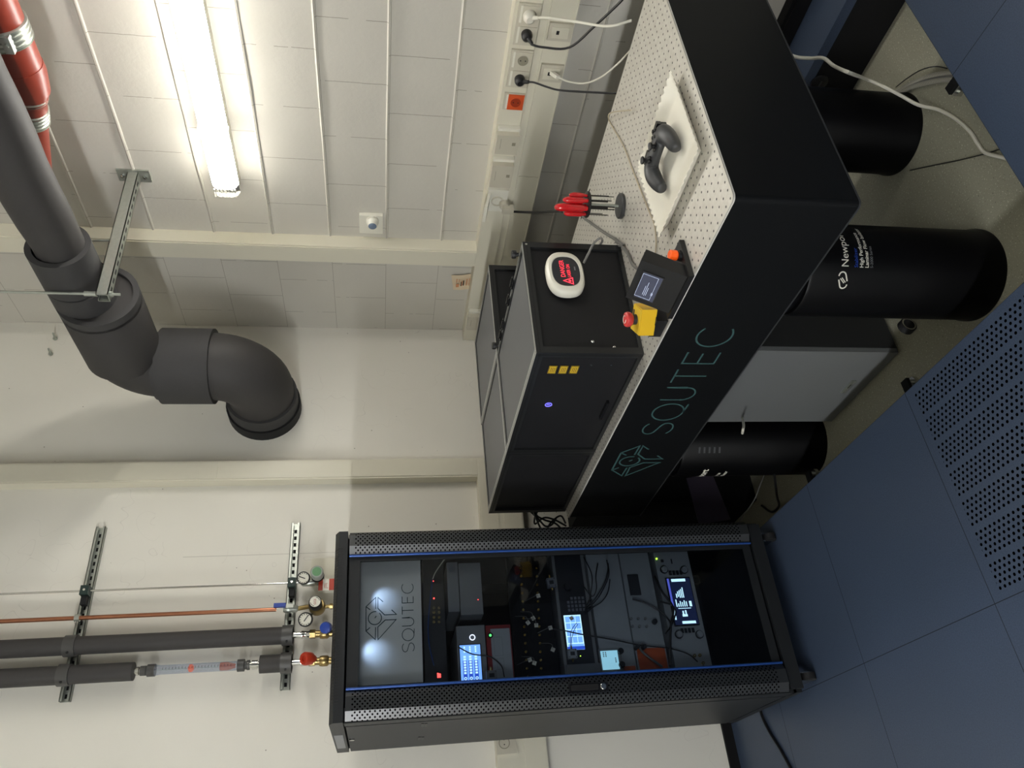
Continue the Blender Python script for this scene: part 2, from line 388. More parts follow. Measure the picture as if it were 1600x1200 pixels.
    def build(s, name, m, parent=None, smooth=False, bevel=0.0, seg=2, ang=35):
        me = bpy.data.meshes.new(name); o = bpy.data.objects.new(name, me); COL.objects.link(o)
        if bevel:
            ed = [e for e in s.b.edges if len(e.link_faces) == 2 and e.calc_face_angle(0) > math.radians(ang)]
            bmesh.ops.bevel(s.b, geom=ed, offset=bevel, segments=seg, profile=0.5, affect='EDGES', clamp_overlap=True)
        bmesh.ops.recalc_face_normals(s.b, faces=s.b.faces)
        if parent is not None: off = wloc(parent); o.parent = parent
        else:
            c = [v.co for v in s.b.verts]
            off = V((min(p.x for p in c)+max(p.x for p in c))/2, (min(p.y for p in c)+max(p.y for p in c))/2, min(p.z for p in c)); o.location = off
        bmesh.ops.translate(s.b, verts=s.b.verts, vec=-off)
        s.b.to_mesh(me); s.b.free()
        me.materials.append(MT[m] if isinstance(m, str) else m)
        if smooth:
            me.polygons.foreach_set('use_smooth', [True]*len(me.polygons))
            try: me.set_sharp_from_angle(angle=math.radians(38))
            except Exception: pass
        return o
def thing(name, label, cat, loc, group=None):
    o = bpy.data.objects.new(name, None); COL.objects.link(o); o.location = loc; o.empty_display_size = 0.05
    o['label'] = label; o['category'] = cat
    if group: o['group'] = group
    return o
def tag(o, label, cat, group=None, kind=None):
    o['label'] = label; o['category'] = cat
    if group: o['group'] = group
    if kind: o['kind'] = kind
    return o
def struct(o, label=None, cat=None):
    o['kind'] = 'structure'
    if label: o['label'] = label
    if cat: o['category'] = cat
    return o
def part_label(o, label): o['label'] = label; return o
def text(s, name, o, right, up, size, m, parent, h=0.0004, align='LEFT', fn=None, bold=0.0, xs=1.0):
    cu = bpy.data.curves.new('t', 'FONT'); cu.body = s; cu.size = 1; cu.align_x = align; cu.offset = bold
    cu.resolution_u = 3
    t = bpy.data.objects.new('t', cu); COL.objects.link(t)
    dg = bpy.context.evaluated_depsgraph_get(); me = bpy.data.meshes.new_from_object(t.evaluated_get(dg))
    bpy.data.objects.remove(t)
    right = Vector(right); up = Vector(up); n = right.cross(up); o = Vector(o); off = wloc(parent)
    for v in me.vertices:
        p = o + right*v.co.x*size*xs + up*v.co.y*size + n*h if fn is None else fn(v.co.x*size, v.co.y*size)
        v.co = p - off
    ob = bpy.data.objects.new(name, me); COL.objects.link(ob); ob.parent = parent
    me.materials.clear(); me.materials.append(MT[m]); return ob
def arc(cx, cy, r, a0, a1, n=24, ry=None):
    ry = ry or r
    return [(cx+r*math.cos(math.radians(a0+(a1-a0)*i/n)), cy+ry*math.sin(math.radians(a0+(a1-a0)*i/n))) for i in range(n+1)]
def squtec():
    S = arc(0.42,0.74,0.30,35,90,6,0.26)+arc(0.42,0.74,0.33,90,250,12,0.26)[1:]
    S = arc(0.47,0.745,0.36,30,180,14,0.255)[:]+[(0.14,0.66),(0.22,0.58),(0.45,0.51),(0.68,0.44),(0.80,0.36)]+arc(0.46,0.265,0.36,10,-150,16,0.265)[1:]
    Q = arc(1.52,0.5,0.5,0,360,40); Qt = [(1.56,0.0),(2.02,0.0)]
    Qt = [(1.50,0.0),(2.0,-0.02)]
    Uu = [(2.26,1),(2.26,0.36)]+arc(2.61,0.36,0.35,180,360,16,0.36)+[(2.96,0.36),(2.96,1)]
    T = [(3.24,0.98),(3.94,0.98)]; T2 = [(3.59,0.98),(3.59,0)]
    E_ = [(4.80,0.98),(4.24,0.98),(4.24,0.02),(4.80,0.02)]; E2 = [(4.24,0.52),(4.74,0.52)]
    Cc = arc(5.58,0.5,0.5,50,310,30)
    return [S,Q,Qt,Uu,T,T2,E_,E2,Cc]
def logo():
    # unit: half width = 1
    s = 1/0.07
    c = lambda x,z: ((x-0.7405)*s, (z-1.4615)*s)
    return [[c(.711,1.478),c(.671,1.479),c(.700,1.509),c(.780,1.510),c(.810,1.478),c(.771,1.478)],
            [c(.700,1.509),c(.711,1.496)],[c(.780,1.510),c(.769,1.496)],
            [(a*1.0,b) for a,b in [((x-0.7405)*s,(z-1.4615)*s) for x,z in arc(.741,1.4805,.0215,-12,318,30)]],
            [c(.7475,1.476),c(.741,1.481)],
            [c(.794,1.454),c(.810,1.471),c(.773,1.471),c(.750,1.449),c(.750,1.410),c(.766,1.426)],
            [c(.733,1.411),c(.733,1.447),c(.711,1.471),c(.670,1.470),c(.733,1.411)]]
def quad(parent, name, m, pts, ax, val, th):
    'flat panel on the plane axis=val, outline from opposite corners of the photograph, thickness th towards the viewer'
    w = [P(x,y,ax,val) for x,y in pts]
    lo = [min(p[i] for p in w) for i in range(3)]; hi = [max(p[i] for p in w) for i in range(3)]
    if ax == 0: lo[0], hi[0] = val-th, val
    if ax == 1: lo[1], hi[1] = val-th, val
    if ax == 2: lo[2], hi[2] = val, val+th
    return G().box(lo[0],hi[0],lo[1],hi[1],lo[2],hi[2]).build(name, m, parent)

# ================================================================ the room
TH = 0.15
struct(G().box(RX0,PX0,RY0,YW,-0.035,0).box(PX0,2.25,RY0,PY0,-0.035,0).box(2.25,2.45,RY0,YW,-0.035,0).build('floor', 'floor'),
       'raised floor of blue-grey panels with one perforated panel', 'floor')
struct(G().box(RX0-TH,XW+TH,RY0-TH,YW+TH,PD-0.1,PD).build('floor', 'vinyl'), 'lower floor of speckled grey vinyl under the table', 'floor')
struct(G().box(2.25,2.275,RY0,YW,PD,-0.035).build('trim_1', 'black_matt'), 'dark riser strip below the raised floor along the block wall', 'trim')
g = G().box(XW,XW+TH,RY0-TH,YW+TH,PD,CEIL)
for i in range(-4, 10):
    z = 1.1916+0.2517*i
    if z < 0.2: continue
    y0, y1 = RY0, 2.64
    n = 46; prev = None
    for k in range(n+1):                       # hand-run mortar bead
        y = y0+(y1-y0)*k/n; h = 0.0065+0.0015*math.sin(k*1.7+i); dz = 0.0012*math.sin(k*0.9+i*2)
        cur = [g.b.verts.new((XW+0.001,y,z-0.008+dz)), g.b.verts.new((XW-h*0.75,y,z-0.005+dz)), g.b.verts.new((XW-h,y,z+0.001+dz)), g.b.verts.new((XW+0.001,y,z+0.008+dz))]
        if prev:
            for j in range(3): g.b.faces.new((prev[j],prev[j+1],cur[j+1],cur[j]))
        prev = cur
struct(g.build('wall_right', 'block'), 'white painted block wall behind the table', 'wall')
struct(G().box(RX0-TH,XW+TH,YW,YW+TH,PD,CEIL).build('wall_back', 'concrete'), 'smooth white painted concrete wall behind the rack', 'wall')
struct(G().box(RX0-TH,RX0,RY0-TH,YW+TH,PD,CEIL).build('wall_left', 'plaster'), 'white wall left of the camera', 'wall')
struct(G().box(RX0-TH,XW+TH,RY0-TH,RY0,PD,CEIL).build('wall_front', 'curtain'), 'dark grey wall behind the camera', 'wall')
struct(G().box(RX0-TH,XW+TH,RY0-TH,YW+TH,CEIL,CEIL+0.1).build('ceiling', 'plaster'), 'white ceiling', 'ceiling')
struct(G().box(2.45,XW,RY0,YW,-0.035,0.062).box(2.44,2.45,RY0,YW,-0.0,0.05).build('baseboard_right', 'black_matt'), 'black skirting along the block wall', 'baseboard')
struct(G().box(RX0,PX0,YW-0.014,YW,0,0.042).build('baseboard_back', 'black_matt'), 'dark skirting below the smooth wall', 'baseboard')
# floor pedestals that peek out under the edge of the raised floor
for i, ((x, y), lab) in enumerate((((1494,141),'steel floor pedestal foot beside the hose, under the right floor edge'),
                    ((1424,597),'steel floor pedestal foot under the perforated floor panel'),
                    ((1271,740),'steel floor pedestal foot beside the far table leg'))):
    p = P(x, y, 2, -0.10); p.x = min(p.x, 9)
    t = thing('floor_pedestal', lab, 'floor pedestal', V(p.x,p.y,PD), 'pedestals of the raised floor')
    G().cyl((p.x,p.y,PD),(p.x,p.y,-0.085),0.008,10).build('stem','galv',t,True)
    G().lathe((p.x,p.y,-0.115),(0,0,1),[(0.017,0),(0.017,0.014)],6).build('nut','chrome',t)
    G().lathe((p.x,p.y,PD),(0,0,1),[(0.018,0),(0.016,0.008)],16).build('foot_plate','galv',t,True)
    if i == 0: G().box(p.x-0.014,p.x+0.014,PY0-0.05,p.y+0.006,-0.085,-0.075).box(p.x-0.02,p.x+0.02,PY0-0.05,PY0-0.03,-0.085,-0.036).build('head_arm','black_matt',t)
    else: G().box(PX0-0.05,p.x+0.006,p.y-0.014,p.y+0.014,-0.085,-0.075).box(PX0-0.05,PX0-0.03,p.y-0.02,p.y+0.02,-0.085,-0.036).build('head_arm','black_matt',t)

# ---------------------------------------------------------------- fluorescent luminaires on the block wall
LX = 2.436; yE = P(350,306,0,LX-0.03).y
zc = (P(330,290,0,LX-0.03).z+P(371,290,0,LX-0.03).z)/2; hw = abs(P(330,290,0,LX-0.03).z-P(371,290,0,LX-0.03).z)/2
def luminaire(ly1, label):
    ly0 = ly1-1.57
    lt = thing('wall_luminaire', label, 'lamp', (2.46,(ly0+ly1)/2,zc-hw), 'fluorescent luminaires on the block wall')
    G().box(LX,XW,ly0,ly1-0.004,zc-hw*0.93,zc+hw*0.93).build('housing','white',lt,bevel=0.004)
    pr = [(LX,-1),(LX-0.008,-1.0),(LX-0.028,-0.84),(LX-0.038,-0.5),(LX-0.038,0.5),(LX-0.028,0.84),(LX-0.008,1.0),(LX,1)]
    def pf(y0): return [V(x, y0, zc+k*hw) for x,k in pr]
    G().prism(pf(ly0+0.03), (0,ly1-ly0-0.075,0)).build('diffuser','diffuser',lt)
    g = G().prism(pf(ly1-0.045),(0,0.045,0))
    part_label(g.build('end_cap','acrylic',lt,bevel=0.008), 'clear ribbed end cap')
    for k in range(7):
        zz_ = zc-hw*0.78+k*hw*0.26
        G().cyl((LX-0.038,ly1-0.043,zz_),(LX-0.038,ly1-0.004,zz_),0.0042,8).build('end_rib','acrylic',lt,True)
    G().prism(pf(ly0),(0,0.03,0)).build('end_cap','acrylic',lt)
    for yy in (ly1-0.30, ly1-0.98):
        for s_ in (-1,1): G().box(LX-0.02,LX+0.004,yy-0.022,yy+0.022,zc+s_*hw*1.02-0.004,zc+s_*hw*1.02+0.004).build('clip','white',lt,bevel=0.002)
luminaire(yE, 'long lit fluorescent luminaire with a white diffuser on the block wall')
LZ = 1.62
def left_fill_lamp(y0, label):  # unseen fill lamp, added to brighten walls and rack side
    lt = thing('wall_luminaire', label, 'lamp', (RX0,y0+0.78,LZ), 'fill lamps added on the left wall')
    G().box(RX0,RX0+0.05,y0,y0+1.57,LZ,LZ+0.12).build('housing','white',lt,bevel=0.004)
    G().box(RX0+0.05,RX0+0.085,y0+0.02,y0+1.55,LZ+0.005,LZ+0.115).build('diffuser','fill_diffuser',lt,bevel=0.01)
left_fill_lamp(-2.1, 'added fill lamp on the left wall behind the camera, out of view')
left_fill_lamp(0.2, 'added fill lamp on the left wall nearer the rack, out of view')
luminaire(yE-1.57-0.45, 'second lit luminaire further along the block wall, beyond the frame')

# ---------------------------------------------------------------- cable ducts
D = 0.067
tz0, tz1 = 0.822, 1.030
def S3(v): return v
fx = XW-D
tz1 = P(806,0,0,fx).z; tz0 = P(822,370,0,fx).z; m1 = P(851,0,0,fx).z; m2 = P(863,0,0,fx).z
td = thing('cable_trunking', 'wide cream two-channel dado trunking running along the block wall', 'cable duct', (2.46,0.7,tz0), 'cream cable ducts')
ty1 = YW-0.004
G().box(fx+0.004,XW,RY0+0.01,ty1,tz0,tz1).build('back_channel','cream',td)
G().box(fx,fx+0.004,RY0+0.01,ty1,m1+0.004,tz1-0.004).build('upper_cover','cream',td)
G().box(fx,fx+0.004,RY0+0.01,P(838,277,0,fx).y-0.0015,tz0+0.004,m2-0.004).box(fx,fx+0.004,P(838,277,0,fx).y+0.0015,ty1,tz0+0.004,m2-0.004).build('lower_cover','cream',td)
G().box(fx-0.003,fx+0.006,RY0+0.01,ty1,tz1-0.004,tz1).box(fx-0.003,fx+0.006,RY0+0.01,ty1,tz0,tz0+0.004).box(fx-0.002,fx+0.006,RY0+0.01,ty1,m1-0.0,m1+0.003).box(fx-0.002,fx+0.006,RY0+0.01,ty1,m2-0.004,m2).build('edge_rail','cream',td)
vy0 = P(400,381,0,fx).y; vy1 = P(400,406,0,fx).y
def vduct(name, label, x0,x1,y0,y1,z0,z1, ax, joints, axn):
    t = thing(name, label, 'cable duct', ((x0+x1)/2,(y0+y1)/2,z0), 'cream cable ducts')
    G().box(x0,x1,y0,y1,z0,z1).build('channel','cream',t,bevel=0.002)
    if ax == 0:
        zs = [z0]+joints+[z1]
        for a,b in zip(zs,zs[1:]): G().box(x0-0.0035,x0,y0+0.008,y1-0.008,a+0.001,b-0.001).build('cover','cream',t,bevel=0.001)
    else:
        zs = [z0]+joints+[z1]
        for a,b in zip(zs,zs[1:]): G().box(x0+0.008,x1-0.008,y0-0.0035,y0,a+0.001,b-0.001).build('cover','cream',t,bevel=0.001)
    return t
zj = P(580,400,0,fx).z
vduct('cable_duct','vertical cream cable duct on the block wall, right of the room corner', fx,XW,vy0,vy1,tz1,3.6,0,[zj],None)
sy = YW-0.058
sx0 = P(400,750,1,sy).x; sx1 = P(400,720,1,sy).x; hz1 = P(775,1155,1,sy).z; hz0 = hz1-0.2
vduct('cable_duct','vertical cream cable duct on the smooth wall between pipe elbow and rack', sx0,sx1,sy,YW,hz1,3.6,1,[P(550,738,1,sy).z, P(341,730,1,sy).z],None)
t = thing('cable_duct','low cream trunking on the smooth wall passing behind the rack','cable duct',((RX0+sx1)/2,YW-0.03,hz0),'cream cable ducts')
G().box(RX0+0.02,sx1,sy,YW-0.0015,hz0,hz1).build('channel','cream',t,bevel=0.002)
G().box(RX0+0.01,sx1,sy-0.003,sy,hz1-0.085,hz1-0.006).build('upper_cover','cream',t,bevel=0.001)
G().box(RX0+0.01,sx1,sy-0.003,sy,hz0+0.006,hz1-0.11).build('lower_cover','cream',t,bevel=0.001)

# ---------------------------------------------------------------- sockets on the block-wall trunking
GS = 'power sockets on the trunking'
def fbox(y0,y1,z0,z1,d0,d1): return G().box(fx-d1,fx-d0,y0,y1,z0,z1)
def sock_insert(t, yc, zc_, m='outlet', hw_=0.026):
    fbox(yc-hw_*1.25,yc+hw_*1.25,zc_-hw_*1.15,zc_+hw_*1.15,0.008,0.0125).build('insert',m,t,bevel=0.002)
    G().ring((fx-0.0125,yc,zc_),(-1,0,0),0.0195,0.0215,0.0012,28).build('socket_rim',m,t,True)
    part_label(G().cyl((fx-0.0122,yc,zc_),(fx-0.0132,yc,zc_),0.0192,28).build('socket_well','cream_line' if m=='outlet' else 'orange_d',t,True),'recessed socket well')
    g = G()
    for s in (-1,1): g.cyl((fx-0.0133,yc,zc_+s*0.0088),(fx-0.0137,yc,zc_+s*0.0088),0.0024,10)
    g.build('pin_hole','black',t)
def frame_plate(label, y0, y1, n, m='outlet', used=()):
    z0, z1 = m1+0.006, tz1-0.012
    t = thing('power_socket', label, 'power socket', (fx,(y0+y1)/2,z0), GS)
    fbox(y0,y1,z0,z1,0.0,0.009).build('frame','outlet',t,bevel=0.003)
    for i in range(n):
        yc = y0+(y1-y0)*(i+0.5)/n; zc_ = (z0+z1)/2-0.006
        fbox(yc-0.030,yc+0.030,z1-0.016,z1-0.008,0.009,0.0105).build('label_strip','white',t,bevel=0.001)
        sock_insert(t, yc, zc_, m)
    return t
Y_ = lambda x,y: P(x,y,0,fx-0.01).y
frame_plate('double cream socket at the right end of the trunking, white and black plug in it', Y_(812,5), Y_(803,70), 2)
frame_plate('double cream socket, its right outlet empty and the left holding a black plug', Y_(801,78), Y_(791,136), 2)
frame_plate('single socket with an orange insert between cream sockets', Y_(790,146), Y_(786,171), 1, 'orange_p')
def flap_socket(label, y0, y1, openf=False):
    z0, z1 = m1+0.004, tz1-0.008
    t = thing('covered_socket', label, 'power socket', (fx,(y0+y1)/2,z0), 'splash-proof sockets with hinged lids')
    fbox(y0,y1,z0,z1,0.0,0.022).build('box','white',t,bevel=0.003)
    if not openf:
        g = fbox(y0+0.012,y1+0.002,z0+0.002,z1+0.006,0.022,0.047)
        part_label(g.build('lid','outlet',t,bevel=0.005),'closed hinged lid')
        fbox((y0+y1)/2-0.022,(y0+y1)/2+0.026,z1-0.012,z1-0.0105,0.047,0.0476).build('lid_groove','cream_line',t)
        fbox((y0+y1)/2-0.006,(y0+y1)/2+0.008,z0+0.014,z0+0.028,0.047,0.0476).build('lid_mark','cream_line',t)
    else:
        zt = z1-0.004
        yc = (y0+y1)/2; zc_ = (z0+z1)/2
        o = V(fx-0.024,yc,zt); out = V(-0.80,0,0.20).normalized()*0.086
        g = G().obox(o+out*0.5, out*0.5, V(0,0.043,0), V(0.18,0,0.8).normalized()*0.006)
        part_label(g.build('lid','white',t,bevel=0.003),'white lid swung open')
        g = G().ring((fx-0.022,yc,zc_),(-1,0,0),0.022,0.026,0.006,28); g.build('socket_rim','outlet',t,True)
    return t
flap_socket('closed grey-cream lidded socket next to the orange socket', P(779,200,0,fx-0.02).y, P(776,233,0,fx-0.02).y)
flap_socket('closed lidded socket, middle one of the three lidded boxes', P(771,248,0,fx-0.02).y, P(768,285,0,fx-0.02).y)
flap_socket('lidded socket standing open with a grey plug and black cable', P(764,296,0,fx-0.02).y, P(760,329,0,fx-0.02).y, True)
flap_socket('small lidded socket on the trunking in the far room corner', P(734,487,0,fx-0.02).y, P(733,509,0,fx-0.02).y)
def data_outlet(label, y0, y1):
    z0, z1 = tz0+0.006, m2-0.006
    t = thing('data_outlet', label, 'network socket', (fx,(y0+y1)/2,z0), 'network sockets in the lower channel')
    fbox(y0,y1,z0,z1,0.0,0.012).build('frame','outlet',t,bevel=0.005)
    fbox(y0+0.012,y1-0.012,z0+0.012,z1-0.010,0.012,0.015).build('insert','cream',t,bevel=0.002)
    fbox((y0+y1)/2-0.008,(y0+y1)/2+0.006,(z0+z1)/2+0.004,(z0+z1)/2+0.014,0.015,0.0158).build('port','black',t)
    return t
data_outlet('network socket below the white power plug', P(861,33,0,fx).y, P(856,60,0,fx).y)
data_outlet('network socket holding a white plug', P(850,98,0,fx).y, P(843,124,0,fx).y)
# socket on the trunking seen left of the rack
c = P(787,1161,1,sy-0.01)
t = thing('power_socket','cream socket on the low trunking left of the rack','power socket',(c.x,sy,c.z-0.04),GS)
G().box(c.x-0.04,c.x+0.04,sy-0.012,sy,c.z-0.05,c.z+0.028).build('frame','outlet',t,bevel=0.003)
G().ring((c.x,sy-0.012,c.z-0.002),(0,-1,0),0.019,0.022,0.0015,24).build('socket_rim','cream_line',t,True)
G().cyl((c.x-0.006,sy-0.012,c.z-0.002),(c.x-0.006,sy-0.0135,c.z-0.002),0.0025,8).cyl((c.x+0.012,sy-0.012,c.z-0.002),(c.x+0.012,sy-0.0135,c.z-0.002),0.0025,8).build('pin_hole','black',t)

# plugs with their cables
def pl_(x,y,d=0.03): return P(x,y,0,fx-d)
def cable(name, label, cat, pts, r, m, group=None, seg=8):
    o = G().tube(pts, r, seg).build(name, m, None, True); return tag(o, label, cat, group)
def plug_cable(label, px, pts, r, m, plug_r=0.019):
    c = P(px[0],px[1],0,fx-0.02); t = thing('power_cable', label, 'cable', V(fx-0.014,c.y,c.z), 'mains cables at the trunking')
    g = G().lathe((fx-0.0135,c.y,c.z),(-1,0,0),[(plug_r,0),(plug_r,0.014),(plug_r*0.85,0.024),(plug_r*0.5,0.03)],24)
    d = (pts[0]-V(fx-0.033,c.y,c.z)); g.cyl(V(fx-0.030,c.y,c.z)+d.normalized()*0.006, V(fx-0.030,c.y,c.z)+d.normalized()*0.036, 0.0085,12,0.006)
    g.build('plug', m, t, True)
    G().tube([V(fx-0.030,c.y,c.z)+d.normalized()*0.03]+pts, r).build('cord', m, t, True)
plug_cable('white mains cable from the rightmost socket to behind the table', (827,26), [P(855,28,0,2.36),P(900,34,0,2.30),P(950,41,0,2.2),P(992,50,2,0.70)+V(0.06,0,0)], 0.0042, 'cable_w', 0.021)
plug_cable('black mains cable rising to the upper right from its round plug', (823,55), [P(832,70,0,2.36),P(850,74,0,2.34),P(890,74,0,2.30),P(930,40,0,2.25),P(972,0,0,2.2),P(1000,-35,0,2.16)], 0.0040, 'cable_b')
plug_cable('black mains cable dropping behind the table beside the orange socket', (812,125), [P(835,129,0,2.37),P(855,136,0,2.34),P(875,141,0,2.3),P(920,144,0,2.22),P(965,146,0,2.16),P(1000,147,0,2.1)-V(0,0,0.06)], 0.0036, 'cable_b')
t = thing('network_cable','white network cable curving from its socket to behind the table','cable', P(864,116,0,fx-0.02))
a = P(862,114,0,fx-0.016); b = P(872,121,0,fx-0.05)
G().obox((a+b)/2,(b-a)/2,V(0,0.007,0),V(0.0,0,0.007)).build('plug','white',t,bevel=0.002)
G().tube([b,P(890,128,0,2.36),P(915,130,0,2.32),P(940,120,0,2.26),P(965,100,0,2.2),P(986,78,0,2.14),P(1003,62,0,2.12)], 0.0032).build('cord','cable_w',t,True)
# grey plug in the open lidded socket; its cable runs to the control console
t = thing('power_cable','dark cable from the open lidded socket past the screwdriver stand to the console','cable', P(790,322,0,fx-0.03),'mains cables at the trunking')
c = P(788,320,0,fx-0.03)
G().lathe(c+V(0.012,0,0),(-1,0,0),[(0.022,0),(0.022,0.02),(0.019,0.028)],24).obox(c+V(-0.02,0.006,-0.014),V(0.016,0,0),V(0,0.014,0),V(0,0,0.024)).build('plug','outlet',t,True,bevel=0.002)
G().tube([c+V(-0.03,0.004,-0.02), P(806,331,0,fx-0.05), P(840,332,0,2.30), P(870,330,0,2.2), P(880,331,0,2.15)],0.0052).build('sheath','cable_b',t,True)
G().tube([P(876,330.5,0,2.17), P(893,331,0,2.1), V(2.055,1.98,0.76), P(925,350,2,0.727), P(945,364,2,0.726), P(965,377,2,0.726), P(980,395,2,0.727), P(993,418,2,0.728), V(1.26,1.43,0.75)], 0.0046).build('cord','cable_g',t,True)

# ---------------------------------------------------------------- small things on the walls
a = P(561,337,0,XW-0.02); b = P(598,366,0,XW-0.02)
t = thing('cable_outlet','square white wall plate with a round blue-grey knob on the block wall','wall outlet',V(XW,(a.y+b.y)/2,b.z))
G().box(XW-0.018,XW,a.y,b.y,b.z,a.z).build('plate','white',t,bevel=0.004)
c = P(582,349,0,XW-0.035)
G().lathe((XW-0.018,c.y,c.z),(-1,0,0),[(0.028,0),(0.028,0.012),(0.024,0.016),(0.022,0.03),(0.018,0.034)],28).build('collar','white',t,True)
G().lathe((XW-0.05,c.y,c.z),(-1,0,0),[(0.018,-0.003),(0.018,0.004),(0.012,0.008)],24).build('lens','sphere_glass',t,True)
a = P(708,429,0,XW-0.01); b = P(735,452,0,XW-0.01)
t = thing('paper_tag','crumpled cream paper label hanging on the block wall above the trunking','label', V(XW-0.004,(a.y+b.y)/2,b.z))
yc, zc2 = (a.y+b.y)/2, (a.z+b.z)/2; hy, hz = abs(a.y-b.y)/2, abs(a.z-b.z)/2
def tilt(u,v): 
    an = math.radians(-9); return V(XW-0.008-0.004*math.cos(v*40), yc+u*math.cos(an)-v*math.sin(an), zc2+u*math.sin(an)+v*math.cos(an))
g = G(); nn=8
vs = [[g.b.verts.new(tilt(-hy+2*hy*i/nn,-hz+2*hz*j/nn)+V(-0.004*math.sin(i*0.9),0,0)) for j in range(nn+1)] for i in range(nn+1)]
for i in range(nn):
    for j in range(nn): g.b.faces.new((vs[i][j],vs[i+1][j],vs[i+1][j+1],vs[i][j+1]))
o = g.build('sheet','tag',t,True)
g = G()
for k,(u,v,w_,h_) in enumerate(((-0.6,0.5,0.5,0.08),(-0.55,0.25,0.4,0.06),(0.1,0.5,0.45,0.3),(-0.5,-0.5,0.9,0.1),(-0.5,-0.75,1.0,0.06),(-0.3,0.0,0.7,0.08))):
    c = tilt((u+w_/2)*hy,v*hz)+V(-0.0055,0,0); g.obox(c,V(0.0004,0,0),V(0,w_*hy/2,0),V(0,0,h_*hz/2))
g.build('print','tag_o',t)
G().obox(tilt(0.1*hy,0.1*hz)+V(-0.0058,0,0),V(0.0004,0,0),V(0,hy*0.3,0),V(0,0,hz*0.05)).obox(tilt(0.0*hy,-0.15*hz)+V(-0.0058,0,0),V(0.0004,0,0),V(0,hy*0.35,0),V(0,0,hz*0.06)).build('print','ink',t)
G().tube([V(XW-0.001,yc+0.05,b.z-0.05),tilt(0.8*hy,-hz),tilt(0.3*hy,0)],0.001,6).build('string','tag',t)
for (x,y),lab in (((87,530),'short steel threaded stud in the smooth wall, upper of the pair near the pipe'),((80,554),'short steel threaded stud in the smooth wall, lower left of the pair near the pipe')):
    c = P(x,y,1,YW)
    t = thing('wall_stud',lab,'bolt',c,'studs in the smooth wall')
    G().cyl(c+V(0,0.01,0),c-V(0,0.05,0.004),0.0045,10).build('rod','galv',t,True)
    G().lathe(c-V(0,0.003,0),(0,-1,0),[(0.011,0),(0.011,0.008)],6).build('nut','galv',t)

# ================================================================ big insulated ventilation pipe
xp = 1.995
vp = thing('insulated_duct','thick dark grey foam-insulated duct with elbows running into the smooth wall','pipe',(xp,2.958,2.0))
g = G(); yy = -1.9; pts = []
while yy < 2.5: pts.append(V(xp+0.004*math.sin(yy*9),yy,2.592+0.004*math.cos(yy*7))); yy += 0.11
g.tube(pts,0.0885,28,0,lambda t: 0.0885+0.0035*math.sin(t*31)+0.002*math.sin(t*77))
g.build('straight_section','pipe',vp,True)
G().ring((xp,2.20,2.592),(0,1,0),0.086,0.107,0.20,36).build('sleeve','pipe2',vp,True)
G().ring((xp,2.385,2.585),(0,1,0),0.086,0.112,0.12,36).build('sleeve','pipe2',vp,True)
G().ring((xp,2.475,2.54),(0,1,0),0.128,0.150,0.05,40).build('sleeve','pipe2',vp,True)
G().lathe((xp,2.48,2.54),(0,1,0),[(0.001,0.004),(0.134,0.006),(0.15,0.03),(0.15,0.37),(0.142,0.375)],40).build('reducer','pipe',vp,True)
def bendpts(c, a0, a1, r, n=12):     # in the y-z plane about c
    return [V(xp, c[0]+r*math.cos(math.radians(a0+(a1-a0)*i/n)), c[1]+r*math.sin(math.radians(a0+(a1-a0)*i/n))) for i in range(n+1)]
up = [V(xp,2.80,2.535)]+bendpts((2.80,2.385),90,0,0.155)+[V(xp,2.955,2.3)]
G().tube(up,0.139,36,0).build('elbow','pipe',vp,True)
G().ring((xp,2.957,2.425),(0,0,-1),0.13,0.150,0.03,40).build('sleeve','pipe2',vp,True)
G().ring((xp,2.957,2.405),(0,0,-1),0.13,0.168,0.215,44).build('coupling','pipe2',vp,True,bevel=0.003)
lo = [V(xp,2.957,2.3),V(xp,2.957,2.21)]+bendpts((3.142,2.205),180,270,0.185)+[V(xp,3.3,2.02)]
G().tube(lo,0.150,40,0).build('elbow','pipe',vp,True)
G().ring((xp,3.185,2.02),(0,1,0),0.14,0.163,0.075,44).build('sleeve','pipe2',vp,True,bevel=0.003)
G().ring((xp,3.262,2.02),(0,1,0),0.14,0.172,0.066,44).build('wall_collar','rubber',vp,True,bevel=0.004)

# red painted pipe with steel couplings, high up by the block wall
xr = 2.20
zr = 1.466+xr*math.tan(math.radians(24.9))+0.082
rp = thing('red_pipe','red painted pipe with three silver grooved couplings high by the block wall','pipe',(xr,1.6,zr))
def yr(x,y):
    d = P(x,y,0,xr); return d.y
ya, yb = 0.2, P(68,103,0,xr).y
G().cyl((xr,ya,zr),(xr,yb,zr),0.075,32).build('pipe_section','red_pipe',rp,True)
yk = yb
G().lathe((xr,yk,zr),(0,1,0),[(0.077,0),(0.078,0.03),(0.066,0.10)],32).build('reducer','red_pipe',rp,True)
sA = P(75,130,0,xr); sB = P(84.5,250,0,xr); dd = (sB-sA).normalized(); up_ = V(0,-dd.z,dd.y)
e1 = sA+up_*0.066; e1 = e1+dd*((yk+0.12-e1.y)/dd.y); e2 = e1+dd*0.62
G().tube([V(xr,yk+0.06,zr),V(xr,yk+0.10,zr),e1,e1+dd*0.05],0.0585,30,4).build('pipe_section','red_pipe',rp,True)
G().cyl(e1-dd*0.02,e2,0.056,30).build('pipe_section','red_pipe',rp,True)
def coup(o,d,r,w_):
    o = Vector(o); d = Vector(d).normalized(); prof=[(r,0)]
    for k in range(4): 
        h = w_*k/4; prof += [(r+0.006,h+0.002),(r+0.006,h+w_/8),(r+0.001,h+w_/8+0.002),(r+0.001,h+w_/4-0.001)]
    prof += [(r+0.006,w_),(r,w_)]
    return G().lathe(o,d,prof,32)
k1 = P(58,72,0,xr).y-0.02
coup((xr,k1-0.06,zr),(0,1,0),0.076,0.06).build('coupling','galv',rp,True)
